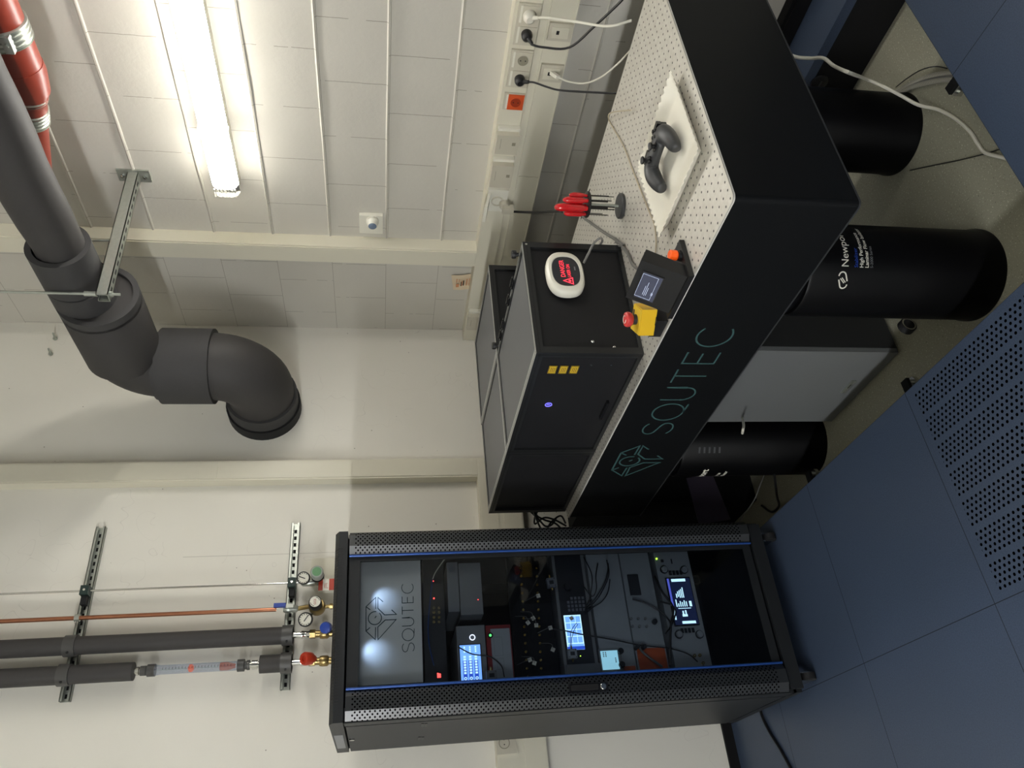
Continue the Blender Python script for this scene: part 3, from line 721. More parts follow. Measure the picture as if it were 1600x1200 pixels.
G().obox((xr-0.07,k1-0.03,zr-0.04),V(0.012,0,0),V(0,0.026,0),V(0,0,0.012)).cyl((xr-0.088,k1-0.03,zr-0.04),(xr-0.05,k1-0.03,zr-0.04),0.006,10).build('coupling_bolt','galv',rp,bevel=0.002)
k2 = P(76,136,0,xr).y
coup(e1+dd*((k2-0.02-e1.y)/dd.y),dd,0.058,0.06).build('coupling','galv',rp,True)
k3 = P(81,176,0,xr).y-0.02
coup(e1+dd*((k3-e1.y)/dd.y),dd,0.057,0.055).build('coupling','galv',rp,True)

# strut bracket and its hanger rod
wp = P(210,273,0,XW)
bk = thing('pipe_bracket','galvanised perforated channel bracket holding the big duct, fixed to the block wall','bracket',(XW,wp.y,wp.z-0.03))
G().box(XW-0.008,XW,wp.y-0.03,wp.y+0.03,wp.z-0.062,wp.z+0.062).build('wall_plate','galv',bk,bevel=0.006)
for s in (-1,1): G().lathe((XW-0.008,wp.y,wp.z+s*0.042),(-1,0,0),[(0.009,0),(0.009,0.006),(0.005,0.006),(0.005,0.011)],6).build('bolt','chrome',bk)
xe = 1.858; hb = 0.0205
g = G().box(xe,XW-0.006,wp.y-hb,wp.y+hb,wp.z-hb,wp.z-hb+0.003).box(xe,XW-0.006,wp.y-hb,wp.y-hb+0.003,wp.z-hb,wp.z+hb).box(xe,XW-0.006,wp.y+hb-0.003,wp.y+hb,wp.z-hb,wp.z+hb).box(xe,XW-0.006,wp.y-hb,wp.y-0.011,wp.z+hb-0.003,wp.z+hb).box(xe,XW-0.006,wp.y+0.011,wp.y+hb,wp.z+hb-0.003,wp.z+hb)
g.build('channel','galv',bk)
g = G(); xx = xe+0.04
while xx < XW-0.05:
    g.obox((xx,wp.y,wp.z-hb-0.0003),V(0.011,0,0),V(0,0.0055,0),V(0,0,0.0005)); xx += 0.042
part_label(g.build('slot','black',bk),'row of dark slots along the channel')
rod = G().cyl((xe+0.018,wp.y,wp.z-0.055),(xe+0.018,wp.y,CEIL),0.005,10)
rh = thing('hanger_rod','thin grey threaded hanger rod above the end of the channel bracket','rod',(xe+0.018,wp.y,wp.z-0.055))
rod.build('rod','galv',rh,True)
G().lathe((xe+0.018,wp.y,wp.z+hb),(0,0,1),[(0.0095,0),(0.0095,0.045)],12).build('sleeve_nut','galv',rh,True)
G().lathe((xe+0.018,wp.y,wp.z-hb-0.010),(0,0,1),[(0.0105,0),(0.0105,0.01)],6).build('nut','galv',rh)
sb = thing('pipe_stay','short bent steel rod between the duct sleeve and the bracket','rod',(2.12,2.33,2.55))
G().tube([V(2.08,wp.y+0.02,2.62),V(2.13,wp.y+0.01,2.60),V(2.135,wp.y,wp.z+0.05),V(2.135,wp.y,wp.z)],0.004,8).build('rod','galv',sb,True)

# ================================================================ pipework on the smooth wall
def wy(d): return YW-d
# two mounting rails
for (a,b,lab) in (((162,824),(98,1097),'upper perforated mounting rail crossing the smooth wall behind the pipes'),((465,818),(443,1078),'lower perforated mounting rail just above the rack')):
    pa, pb = P(a[0],a[1],1,YW-0.01), P(b[0],b[1],1,YW-0.01); z = (pa.z+pb.z)/2
    x0, x1 = pb.x, pa.x; h = 0.019
    t = thing('mounting_rail',lab,'mounting rail',((x0+x1)/2,YW,z-h),'perforated mounting rails')
    y = YW
    G().box(x0,x1,y-0.005,y,z-h,z+h).box(x0,x1,y-0.022,y,z-h,z-h+0.0025).box(x0,x1,y-0.022,y,z+h-0.0025,z+h).box(x0,x1,y-0.022,y-0.019,z-h,z-h*0.45).box(x0,x1,y-0.022,y-0.019,z+h*0.45,z+h).build('channel','galv',t)
    g = G(); xx = x0+0.02
    while xx < x1-0.01: g.box(xx-0.008,xx+0.008,y-0.0062,y-0.005,z-0.0055,z+0.0055); xx += 0.031
    part_label(g.build('slot','black_matt',t),'row of dark slots in the rail')
PY = YW-0.075
def pxz(x,y,d=0.075): return P(x,y,1,YW-d)
zu, zl = P(130,960,1,YW-0.02).z, P(455,950,1,YW-0.02).z
ZT = CEIL
# thin steel pipe, with its pressure regulator
xs = pxz(300,917,0.05).x
st = thing('steel_pipe','thin stainless pipe, rightmost of the pipes beside the rack','pipe',(xs,YW-0.05,1.75),'pipes coming down the smooth wall')
zreg = pxz(470,912,0.05).z
G().cyl((xs,YW-0.05,zreg),(xs,YW-0.05,ZT),0.0042,12).build('tube','chrome',st,True)
def green_clamp(t,x,z,d):
    G().box(x-0.019,x+0.019,YW-d-0.016,YW-0.022,z-0.016,z+0.016).build('clamp','darkgreen',t,bevel=0.003)
    G().cyl((x,YW-d-0.016,z),(x,YW-d-0.019,z),0.005,8).build('clamp_screw','chrome',t)
    G().box(x-0.055,x-0.019,YW-d-0.002,YW-0.022,z-0.011,z+0.011).build('clamp_foot','rubber',t,bevel=0.003)
green_clamp(st, xs, zu, 0.05); green_clamp(st, xs, zl, 0.05)
def gauge(name,label,c,r,d,t,needle=40,rim='chrome'):
    c = Vector(c); d = Vector(d).normalized()
    gt = G().lathe(c,d,[(r*0.95,-0.022),(r,-0.018),(r,0.0),(r*0.96,0.004),(r*0.84,0.004),(r*0.82,0.0)],32).build(name,rim,t,True)
    G().lathe(c,d,[(r*0.84,-0.002),(r*0.84,0.001)],32).build('dial','white',gt)
    x,y,z = frame(d); a = math.radians(needle); q = x*math.cos(a)+y*math.sin(a); p = z.cross(q)
    G().obox(c+z*0.0018+q*r*0.2,q*r*0.5,p*0.0018,z*0.0004).build('needle','black',gt)
    g = G()
    for k in range(11):
        an = math.radians(-40+k*26); q = x*math.cos(an)+y*math.sin(an); p = z.cross(q); g.obox(c+z*0.0014+q*r*0.72,q*r*0.08,p*0.0012,z*0.0003)
    g.build('scale_mark','ink',gt)
    if label: part_label(gt,label)
    return gt
DV = V(-0.25,-1,0.05)
# regulator on the steel pipe: green-capped knob, gauge, red and white label
kc = pxz(495,893,0.13)
G().box(pxz(500,870,0.03).x-0.12,pxz(500,870,0.03).x+0.0,YW-0.012,YW,pxz(530,905,0.012).z,pxz(485,905,0.012).z).build('back_plate','cream',st,bevel=0.003)
G().lathe((xs,YW-0.05,zreg-0.06),(0,0,1),[(0.012,0),(0.016,0.02),(0.016,0.05),(0.008,0.06)],16).build('valve_body','galv',st,True)
G().lathe(kc+V(0,0.10,-0.0),(0,-1,0),[(0.026,0),(0.026,0.045),(0.021,0.05)],24).build('regulator_body','galv',st,True)
kn = G().lathe(kc+V(0,0.046,0),(0,-1,0),[(0.021,0),(0.026,0.004),(0.027,0.040),(0.024,0.046)],24).build('regulator_knob','grey_k',st,True)
G().lathe(kc,(0,-1,0),[(0.019,-0.001),(0.019,0.0015)],24).build('cap','green_k',kn,True)
G().lathe(kc+V(0,0.060,0),(0,-1,0),[(0.0275,0),(0.0275,0.008)],24).build('ring','black',st,True)
gauge('gauge','chrome-rimmed gauge left of the green-capped knob',pxz(474,903,0.11),0.027,DV,st,70,'rim')
lb = pxz(509,914,0.07)
lp = G().box(lb.x-0.024,lb.x+0.024,YW-0.075,YW-0.035,lb.z-0.04,lb.z+0.03).build('label_plate','white',st,bevel=0.002)
G().box(lb.x-0.0245,lb.x+0.0245,YW-0.0755,YW-0.074,lb.z+0.012,lb.z+0.030).build('label_band','red_k',lp)
G().box(lb.x-0.0245,lb.x+0.0245,YW-0.0755,YW-0.074,lb.z-0.040,lb.z-0.014).build('label_band','red_k',lp)
text('JTL','label_print',(lb.x-0.016,YW-0.0752,lb.z-0.006),(1,0,0),(0,0,1),0.018,'red_k',lp)
# copper pipe, with blue lever valve and brass regulator
xc = pxz(300,958,0.06).x
cp = thing('copper_pipe','bare copper pipe with a blue lever valve between steel and insulated pipes','pipe',(xc,YW-0.06,1.8),'pipes coming down the smooth wall')
zv = pxz(432,950,0.06).z
G().cyl((xc,YW-0.06,zv),(xc,YW-0.06,ZT),0.0085,16).build('tube','copper',cp,True)
for z in (zu+0.004,):
    G().ring((xc,YW-0.06,z-0.009),(0,0,1),0.0085,0.0145,0.018,20).build('clamp','galv',cp,True)
    G().box(xc-0.006,xc+0.006,YW-0.046,YW-0.02,z-0.006,z+0.006).build('clamp_foot','rubber',cp)
    G().cyl((xc-0.022,YW-0.064,z),(xc-0.014,YW-0.064,z),0.006,8).build('clamp_screw','chrome',cp)
zb = pxz(455,945,0.06).z
G().lathe((xc,YW-0.06,zb-0.03),(0,0,1),[(0.010,0),(0.015,0.008),(0.015,0.03),(0.017,0.034),(0.017,0.052),(0.012,0.06)],16).build('valve_body','galv',cp,True)
bl = G().box(xc+0.000,xc+0.016,YW-0.095,YW-0.079,zb+0.018,zb+0.066).build('lever','blue_k',cp,bevel=0.004); part_label(bl,'blue lever')
G().box(xc-0.004,xc+0.012,YW-0.09,YW-0.079,zb-0.012,zb+0.02).build('lever_arm','galv',cp,bevel=0.002)
rc = pxz(492,939,0.15)
G().tube([V(xc,YW-0.06,zb-0.03),V(xc+0.004,YW-0.065,zb-0.07),V(rc.x,YW-0.07,rc.z+0.02)],0.0095,12).build('fitting','brass',cp,True)
G().lathe((rc.x,YW-0.045,rc.z-0.004),(0,-1,0),[(0.024,0),(0.034,0.012),(0.034,0.04),(0.028,0.052)],28).build('regulator_body','brass',cp,True)
kb = G().lathe((rc.x,YW-0.097,rc.z),(0,-1,0),[(0.025,0),(0.026,0.004),(0.026,0.038),(0.023,0.044)],28).build('regulator_knob','black',cp,True)
G().lathe((rc.x,YW-0.141,rc.z),(0,-1,0),[(0.0215,0),(0.0215,0.0015)],28).build('cap','white',kb,True)
text('GCE','cap_print',(rc.x-0.013,YW-0.1428,rc.z-0.004),(1,0.0,0),(0,0,1),0.0125,'red_k',kb)
g = G(); g.strokes([arc(0,0,0.018,100,170,10),arc(0,0,0.018,-80,-10,10)],(rc.x,YW-0.1426,rc.z),(1,0,0),(0,0,1),0.002,0.0002); g.build('arrow_print','black',kb)
gc = pxz(477,968,0.115)
gauge('gauge','black-rimmed gauge below the copper valve',gc,0.029,DV,cp,-35,'black')
G().tube([gc+V(0,0.02,0),V((gc.x+rc.x)/2,YW-0.07,(gc.z+rc.z)/2),V(rc.x,YW-0.07,rc.z)],0.007,10).build('gauge_stem','galv',cp,True)
G().cyl((rc.x,YW-0.07,rc.z-0.02),(rc.x,YW-0.07,rc.z-0.13),0.008,12).lathe((rc.x,YW-0.07,rc.z-0.055),(0,0,-1),[(0.012,0),(0.012,0.012)],6).lathe((rc.x,YW-0.07,rc.z-0.075),(0,0,-1),[(0.0115,0),(0.0115,0.012)],6).build('outlet_tube','brass',cp,True)
# two foam-insulated pipes
def big_clamp(t,x,z,d,r):
    G().ring((x,YW-d,z-0.021),(0,0,1),r,r+0.006,0.042,32).build('clamp','clampf',t,True,bevel=0.001)
    G().box(x-0.012,x+0.012,YW-d+r,YW-0.018,z-0.014,z+0.014).build('clamp_foot','rubber',t)
    g = G(); q = V(-0.75,-0.66,0).normalized(); g.cyl(V(x,YW-d,z)+q*(r+0.005),V(x,YW-d,z)+q*(r+0.009),0.005,8); g.build('clamp_screw','black',t)
xa = (pxz(200,992).x+pxz(200,1018).x)/2; ra = 0.0345
ia = thing('insulated_pipe','black foam-insulated pipe beside the copper pipe, with a blue-handled valve','pipe',(xa,PY,1.6),'pipes coming down the smooth wall')
za = pxz(455,985).z
G().cyl((xa,PY,za),(xa,PY,ZT),ra,28).build('insulation','pipe',ia,True)
big_clamp(ia,xa,zu-0.0,0.075,ra); big_clamp(ia,xa,zl,0.075,ra)
def fitting(t,x,z0,handle,zend):
    G().cyl((x,PY,z0+0.01),(x,PY,z0-0.05),0.0125,20).lathe((x,PY,z0-0.042),(0,0,-1),[(0.0165,0),(0.0165,0.006),(0.015,0.01),(0.015,0.028),(0.0165,0.03),(0.0165,0.035)],20).build('tube_end','chrome',t,True)
    G().lathe((x,PY,z0-0.074),(0,0,-1),[(0.0185,0),(0.0185,0.022),(0.014,0.025)],6).build('union_nut','brass',t)
    G().cyl((x,PY,z0-0.09),(x,PY,zend),0.0145,18).lathe((x,PY,z0-0.115),(0,0,-1),[(0.019,0),(0.021,0.01),(0.021,0.03),(0.017,0.036)],18).build('valve_body','brass',t,True)
fitting(ia,xa,za,'blue',1.45)
hb_ = pxz(513,976,0.12); G().lathe(hb_+V(0,0.04,0),(-0.3,-1,0.35),[(0.012,0),(0.020,0.01),(0.024,0.03),(0.022,0.042),(0.012,0.046)],16).build('valve_handle','blue_k',ia,True)
xb = (pxz(200,1036).x+pxz(200,1063).x)/2
ib = thing('insulated_pipe','black foam-insulated pipe with a clear flow meter, nearest the room side','pipe',(xb,PY,1.6),'pipes coming down the smooth wall')
zi1 = pxz(209,1048).z; zi2 = pxz(406,1039).z; zi3 = pxz(453,1036).z
G().cyl((xb,PY,zi1),(xb,PY,ZT),ra,28).build('insulation','pipe',ib,True)
G().cyl((xb,PY,zi3),(xb,PY,zi2),ra,28).build('insulation','pipe',ib,True)
big_clamp(ib,xb,zu,0.075,ra); big_clamp(ib,xb,zl-0.002,0.075,ra)
fitting(ib,xb,zi3,'red',1.45)
hr = pxz(482,1026,0.13); G().lathe(hr+V(0.0,0.035,-0.022),(-0.15,-0.75,0.75),[(0.012,0),(0.017,0.012),(0.024,0.02),(0.026,0.05),(0.022,0.058),(0.012,0.058),(0.012,0.05)],18).build('valve_handle','red_k',ib,True)
fm = thing('flow_meter','clear tube flow meter with an orange float between two insulated sections','flow meter',(xb,PY,zi2),None)
G().lathe((xb,PY,zi1),(0,0,-1),[(0.012,-0.01),(0.012,0.01),(0.0165,0.011),(0.0165,0.02),(0.013,0.022),(0.013,0.028)],18).build('fitting','chrome',fm,True)
zt1, zt2 = pxz(243,1045).z, pxz(372,1041).z
G().lathe((xb,PY,zi1-0.025),(0,0,-1),[(0.0185,0),(0.0185,0.02),(0.016,0.022),(0.0235,0.026),(0.0235,zi1-0.025-zt1)],18).build('union_nut','clampf',fm,True)
G().lathe((xb,PY,zt1),(0,0,-1),[(0.0205,0),(0.0175,0.02),(0.0175,zt1-zt2)],24).build('tube','tube',fm,True)
G().cyl((xb,PY,zt1-0.005),(xb,PY,zt2),0.0025,8).build('guide_rod','galv',fm)
zf = pxz(298,1042).z; G().lathe((xb,PY,zf-0.012),(0,0,1),[(0.006,0),(0.0145,0.006),(0.0145,0.016),(0.004,0.022)],16).build('float','orange_btn',fm,True)
zo1, zo2 = pxz(344,1041).z, pxz(368,1040).z
G().lathe((xb,PY,zo1),(0,0,-1),[(0.0135,0),(0.0155,0.004),(0.0155,0.03),(0.008,zo1-zo2)],16).build('stop','orange_pl',fm,True)
g = G(); z = zt1-0.03
while z > zt2+0.02: g.obox((xb,PY-0.0178,z),V(0.004,0,0),V(0,0.0003,0),V(0,0,0.0007)); z -= 0.012
g.build('scale_mark','ink',fm)
G().lathe((xb,PY,zt2+0.002),(0,0,-1),[(0.0235,0),(0.0235,0.026),(0.016,0.028),(0.016,0.034),(0.019,0.036),(0.019,0.046)],18).build('union_nut','clampf',fm,True)
G().cyl((xb,PY,zt2-0.04),(xb,PY,zi2-0.005),0.0125,18).lathe((xb,PY,zi2+0.03),(0,0,-1),[(0.0175,0),(0.0175,0.022)],18).build('fitting','chrome',fm,True)

# ================================================================ server rack
QX0, QX1, QY, QYB, QZ0 = 0.415, 1.015, 2.50, 3.11, 0.072
QZT = 1.572                               # underside of the top cover
rk = thing('server_rack','tall black server rack with a glass door, blue trims and perforated side strips','server rack',(0.715,2.8,0))
# body: hollow carcass
t_ = 0.0015
g = G()
for x in (QX0+0.012, QX1-0.045):
    for y in (QY+0.035, QYB-0.035): g.box(x,x+0.033,y,y+0.03,QZ0+0.03,QZT)
g.build('upright','rackblk',rk)
G().box(QX0,QX0+0.012,QY+0.03,QY+0.085,QZ0+0.02,QZT-0.002).build('corner_post','rackblk',rk,bevel=0.002)
G().box(QX1-0.012,QX1,QY+0.03,QY+0.085,QZ0+0.02,QZT-0.002).build('corner_post','rackblk',rk,bevel=0.002)
lw = G().box(QX0-0.001,QX0+0.008,QY+0.088,QYB-0.004,QZ0+0.04,QZT-0.006).build('side_panel','rackblk',rk,bevel=0.0015)
G().box(QX1-0.008,QX1+0.001,QY+0.088,QYB-0.004,QZ0+0.04,QZT-0.006).build('side_panel','rackblk',rk,bevel=0.0015)
c = P(550,1154,0,QX0); G().cyl((QX0-0.001,c.y,c.z),(QX0-0.006,c.y,c.z),0.009,16).build('lock','chrome',lw,True)
g = G()
for (x,y) in ((660,1132),(655,1153)):
    for k in (0,1):
        c = P(x+k*5,y,0,QX0); g.box(QX0-0.0025,QX0-0.001,c.y-0.03,c.y+0.03,c.z-0.0045,c.z+0.0045)
part_label(g.build('vent_slots','black',lw),'pairs of short vent slots')
G().box(QX0+0.01,QX1-0.01,QYB-0.01,QYB,QZ0+0.03,QZT).build('back_panel','rackblk',rk)
G().box(QX0,QX1,QY+0.03,QYB,QZ0,QZ0+0.03).build('base_frame','rackblk',rk,bevel=0.002)
G().box(QX0+0.01,QX1-0.01,QY+0.012,QY+0.03,QZ0,0.118).build('plinth','rackblk',rk)
# top cover with slots
zt0, zt1 = QZT, 1.614
top = G().prism([(QX0-0.002,QY+0.003,zt0),(QX0-0.002,QY+0.003,zt1-0.013),(QX0-0.002,QY+0.03,zt1),(QX0-0.002,QYB+0.004,zt1+0.0),(QX0-0.002,QYB+0.004,zt0)],(QX1-QX0+0.004,0,0)).build('top_cover','rackblk',rk,bevel=0.002)
g = G(); x = QX0+0.055
nrm = V(0,-0.433,0.9).normalized(); sl = V(0,0.9,0.433).normalized()
while x < QX1-0.05:
    g.box(x-0.0022,x+0.0022,QY+0.0022,QY+0.0032,zt1-0.027,zt1-0.0145)
    g.obox(V(x,QY+0.0165,zt1-0.0065)+nrm*0.0006, V(0.0022,0,0), sl*0.0125, nrm*0.0006); x += 0.0092
part_label(g.build('vent_slots','black',top),'row of narrow vent slots along the front edge')
a = P(521,1148,0,QX0); g = G().box(QX0-0.0036,QX0-0.002,QY+0.22,QY+0.50,zt0+0.008,zt1-0.006).build('recessed_grip','inst_grey',top)
# door
ZD0, ZD1 = 0.128, 1.566
dr = G().box(QX0+0.004,QX0+0.10,QY+0.018,QY+0.028,ZD0,ZD1).box(QX1-0.10,QX1-0.004,QY+0.018,QY+0.028,ZD0,ZD1).box(QX0+0.10,QX1-0.10,QY+0.018,QY+0.028,ZD1-0.036,ZD1).box(QX0+0.10,QX1-0.10,QY+0.018,QY+0.028,ZD0,ZD0+0.03).build('door','rackblk',rk)
def strip(x0,xa_,xb_,x1,nm):
    g = G(); g.prism([(x0,QY+0.018,ZD0),(x0,QY+0.012,ZD0),(xa_,QY-0.004,ZD0),(xb_,QY-0.004,ZD0),(x1,QY+0.012,ZD0),(x1,QY+0.018,ZD0)],(0,0,ZD1-ZD0))
    return g.build(nm,'perf',dr)
strip(QX0+0.002,0.443,0.485,0.5045,'perforated_strip'); strip(0.935,0.962,0.999,QX1-0.0005,'perforated_strip')
for x in (0.508,0.931): part_label(G().cyl((x,QY+0.008,ZD0),(x,QY+0.008,ZD1),0.0042,10).build('trim','blue',dr,True),'blue trim rod')
part_label(G().box(0.509,0.93,QY+0.020,QY+0.024,ZD0+0.03,ZD1-0.036).build('glass','glass',dr),'tinted glass pane')
a = P(888,1070,1,QY-0.005); b = P(951,1082,1,QY-0.005)
hd = G().box(0.452,0.478,QY-0.012,QY-0.003,b.z,a.z).build('handle_plate','black_gloss',dr,bevel=0.003)
G().box(0.457,0.473,QY-0.020,QY-0.011,b.z+0.035,a.z-0.006).build('handle','black',hd,bevel=0.004)
G().lathe((0.465,QY-0.011,b.z+0.017),(0,-1,0),[(0.010,0),(0.010,0.006),(0.008,0.008)],20).build('lock','chrome',hd,True)
for cx_,cy_ in ((QX0+0.05,QY+0.07),(QX1-0.05,QY+0.07),(QX0+0.05,QYB-0.07),(QX1-0.05,QYB-0.07)):
    cs = G().box(cx_-0.02,cx_+0.02,cy_-0.02,cy_+0.02,QZ0-0.012,QZ0).box(cx_-0.016,cx_-0.012,cy_-0.03,cy_+0.015,0.02,QZ0-0.01).box(cx_+0.012,cx_+0.016,cy_-0.03,cy_+0.015,0.02,QZ0-0.01).build('caster','chrome',rk)
    G().cyl((cx_-0.011,cy_-0.02,0.026),(cx_+0.011,cy_-0.02,0.026),0.026,20).build('wheel','rubber',cs,True)

# equipment in the rack; all stand on their own rails behind the glass
def eq(name,label,cat,x0,x1,z0,z1,yf=2.60,dep=0.30,m='inst_grey',bev=0.002,group=None):
    t = thing(name,label,cat,((x0+x1)/2,yf+dep/2,z0),group)
    G().box(x0,x1,yf,yf+dep,z0,z1).build('case',m,t,bevel=bev); return t
def onp(px,py,y): return P(px,py,1,y)
YE = 2.60
lp = eq('logo_panel','grey front panel with the printed teal logo and lettering at the rack top','panel',0.530,0.950,1.327,1.532,2.58,0.012,'logo_panel',0.0015)
G().strokes(logo(),(0.7405,2.5797,1.4615),(0.07,0,0),(0,0,0.07),0.0028,0.0006).build('emblem','darkteal',lp)
G().strokes(squtec(),(0.6225,2.5797,1.353),(0.0388,0,0),(0,0,0.0388),0.0021,0.0006).build('lettering','darkteal',lp)
t = thing('control_unit','dark control unit with small red lights under the logo panel','instrument',(0.735,2.7,1.245))
G().box(0.52,0.955,YE+0.02,YE+0.25,1.245,1.318).build('case','inst_dark',t,bevel=0.002)
def ledat(parent,px,py,y,m,r=0.0028,nm='indicator'): c = onp(px,py,y); return G().lathe(c,(0,-1,0),[(r,-0.003),(r,0.001),(r*0.5,0.0025)],12).build(nm,m,parent,True)
ledat(t,677,908,YE+0.02,'red_led',0.0022); ledat(t,678,935,YE+0.02,'red_led',0.003)
c = onp(686,1055,YE+0.02); g = G().prism([(c.x-0.008,YE+0.019,c.z+0.006),(c.x+0.008,YE+0.019,c.z+0.006),(c.x+0.004,YE+0.019,c.z-0.006),(c.x-0.008,YE+0.019,c.z-0.006)],(0,0.002,0)); g.build('display','red_led',t)
for xx in (678,686):
    g = G()
    for yy in (950,957,965,972): 
        c = onp(xx,yy,YE+0.02); g.ring(c,(0,-1,0),0.0028,0.0042,0.003,14)
    g.build('connector_row','gold',t)
for yy in (905,914): # two thin steel wires above the unit
    pass
t = thing('drawer_unit','mid-grey double-fronted drawer unit in the upper right of the rack','drawer unit',(0.83,2.7,1.09))
a = onp(697,882,YE); b = onp(719,958,YE); G().box(b.x,a.x,YE-0.02,YE+0.22,b.z+0.003,a.z).build('upper_front','inst_grey',t,bevel=0.002)
a2 = onp(720,884,YE); b2 = onp(754,961,YE); G().box(b2.x-0.004,a2.x,YE-0.025,YE+0.22,b2.z,b.z).build('lower_front','inst_grey',t,bevel=0.002)
ledat(t,747,937,YE-0.025,'red_led',0.0018)
t = thing('network_analyzer','grey instrument with a lit blue measurement screen and white ring button','instrument',(0.63,2.7,1.116))
a = onp(713,980,YE); 
G().box(0.50,a.x,YE-0.01,YE+0.25,1.117,1.212).build('case','inst_grey',t,bevel=0.003)
sx0_, sx1_, sz0_, sz1_ = 0.518,0.640,1.136,1.204
sc = G().box(sx0_-0.003,sx1_+0.003,YE-0.012,YE-0.0098,sz0_-0.003,sz1_+0.003).build('screen_bezel','black',t)
G().box(sx0_,sx1_,YE-0.0135,YE-0.012,sz0_,sz1_).build('screen','lcd_blue',sc)
g = G(); 
for k in range(3):
    z = sz0_+0.010+k*0.0185; g.box(sx0_+0.004,sx1_-0.05,YE-0.0145,YE-0.0135,z,z+0.013)
g.build('display_field','lcd_deep',sc)
g = G()
for k in range(3):
    z = sz0_+0.0125+k*0.0185
    for j in range(7): g.box(sx0_+0.030+j*0.0085,sx0_+0.036+j*0.0085,YE-0.0152,YE-0.0145,z,z+0.008)
    for j in range(3): g.box(sx0_+0.098+j*0.007,sx0_+0.103+j*0.007,YE-0.0152,YE-0.0135,z+0.001,z+0.006)
    g.ring((sx0_+0.016,YE-0.0145,z+0.004),(0,-1,0),0.0025,0.005,0.0007,16)
g.build('display_digit','lcd_white',sc)
c = onp(738,996,YE-0.01); G().ring(c,(0,-1,0),0.0072,0.0098,0.002,28).build('ring_button','white_led',t,True)
t = thing('laser_driver','white-fronted instrument in a dark red frame with a green light','instrument',(0.62,2.7,1.03))
G().box(0.50,0.703,YE-0.004,YE+0.25,1.028,1.112).build('frame','inst_red',t,bevel=0.002)
fp = G().box(0.505,0.690,YE-0.008,YE-0.0035,1.032,1.097).build('front_panel','inst_light',t,bevel=0.001)
c = onp(766,993,YE-0.008); G().lathe(c,(0,-1,0),[(0.0095,0),(0.0095,0.003)],18).build('lamp_holder','black',fp,True); G().lathe(c+V(0,-0.003,0),(0,-1,0),[(0.0045,0),(0.003,0.002)],14).build('lamp','green_led',fp,True)
g = G(); c = onp(775,1010,YE-0.008); 
g.strokes([[(-0.03,-0.022),(0.03,-0.022),(0.03,0.006),(-0.03,0.006),(-0.03,-0.022)],[(-0.075,-0.022),(-0.04,-0.022),(-0.04,0.0),(-0.075,0.0),(-0.075,-0.022)]],(c.x,YE-0.008,c.z),(1,0,0),(0,0,1),0.001,0.0004); g.build('panel_print','inst_grey',fp)
# patch panel of coaxial connectors
pp = eq('patch_panel','black patch panel with two rows of gold coaxial connectors','patch panel',0.500,0.955,0.872,1.020,2.612,0.02,'black_matt',0.001)
nc = 0
for rowpx in (((813,888),(824,1058)),((838,888),(846,1058))):
    for k in range(14):
        f = k/13; px = rowpx[0][0]+(rowpx[1][0]-rowpx[0][0])*f; py = rowpx[0][1]+(rowpx[1][1]-rowpx[0][1])*f
        c = onp(px,py,2.612)
        cn = G().lathe(c,(0,-1,0),[(0.0042,0),(0.0042,0.004),(0.0028,0.004),(0.0028,0.011)],10).build('connector','gold',pp,True); nc += 1
# signal generator with keypad and blue screen
sg = thing('signal_generator','slim dark instrument with keypad and bright blue screen, mid rack','instrument',(0.73,2.7,0.738))
G().box(0.500,0.965,YE-0.0,YE+0.25,0.738,0.856).build('case','inst_grey',sg,bevel=0.003)
G().box(0.505,0.945,YE-0.004,YE,0.750,0.846).build('front_panel','inst_dark',sg,bevel=0.001)
s2 = G().box(0.603,0.728,YE-0.006,YE-0.0035,0.776,0.842).build('screen_bezel','black',sg)
G().box(0.607,0.724,YE-0.0072,YE-0.006,0.779,0.839).build('screen','lcd_white',s2)
g = G().box(0.612,0.626,YE-0.0082,YE-0.0072,0.781,0.835)
for i in range(4):
    for j in range(3): g.box(0.630+i*0.023,0.650+i*0.023,YE-0.0082,YE-0.0072,0.783+j*0.018,0.799+j*0.018)
g.build('display_field','lcd_blue',s2)
G().box(0.607,0.618,YE-0.0084,YE-0.0072,0.779,0.839).build('menu_bar','lcd_deep',s2)
for i in range(4):
    for j in range(5):
        if i == 3 and j > 3: continue
        c = V(0.742+i*0.0135,YE-0.004,0.762+j*0.0135); G().box(c.x-0.0045,c.x+0.0045,YE-0.007,YE-0.004,c.z-0.004,c.z+0.004).build('key','key',sg,bevel=0.0008)
G().lathe((0.822,YE-0.004,0.812),(0,-1,0),[(0.014,0),(0.014,0.004),(0.012,0.012)],28).build('dial_knob','inst_dark',sg,True)
ledat(sg,907,1025,YE-0.004,'lime_led',0.0018)
G().box(0.500,0.560,YE-0.008,YE+0.0,0.735,0.850).build('end_plate','inst_grey',sg,bevel=0.002)
# grey modules
m1_ = eq('control_module','grey module with a cyan display and orange corner, below the signal generator','instrument',0.500,0.955,0.607,0.728,YE,0.28,'inst_light')
G().box(0.500,0.545,YE-0.003,YE,0.612,0.720).build('orange_plate','orange_pl',m1_)
s3 = G().box(0.530,0.606,YE-0.006,YE-0.0005,0.655,0.733).build('display_frame','inst_grey',m1_,bevel=0.002)
G().box(0.5365,0.598,YE-0.0078,YE-0.006,0.668,0.727).build('display','lcd_cyan',s3)
g = G()
for z in (0.716,0.708,0.676): 
    for j in range(3): g.box(0.578+j*0.006-(0.02 if z<0.69 else 0),0.582+j*0.006-(0.02 if z<0.69 else 0),YE-0.0084,YE-0.0078,z,z+0.0035)
g.build('display_text','inst_grey',s3)
for (px,py) in ((968,1019),(970,1040)): 
    c = onp(px,py,YE); G().lathe(c,(0,-1,0),[(0.010,0),(0.010,0.02),(0.008,0.022)],16).build('knob','black',m1_,True)
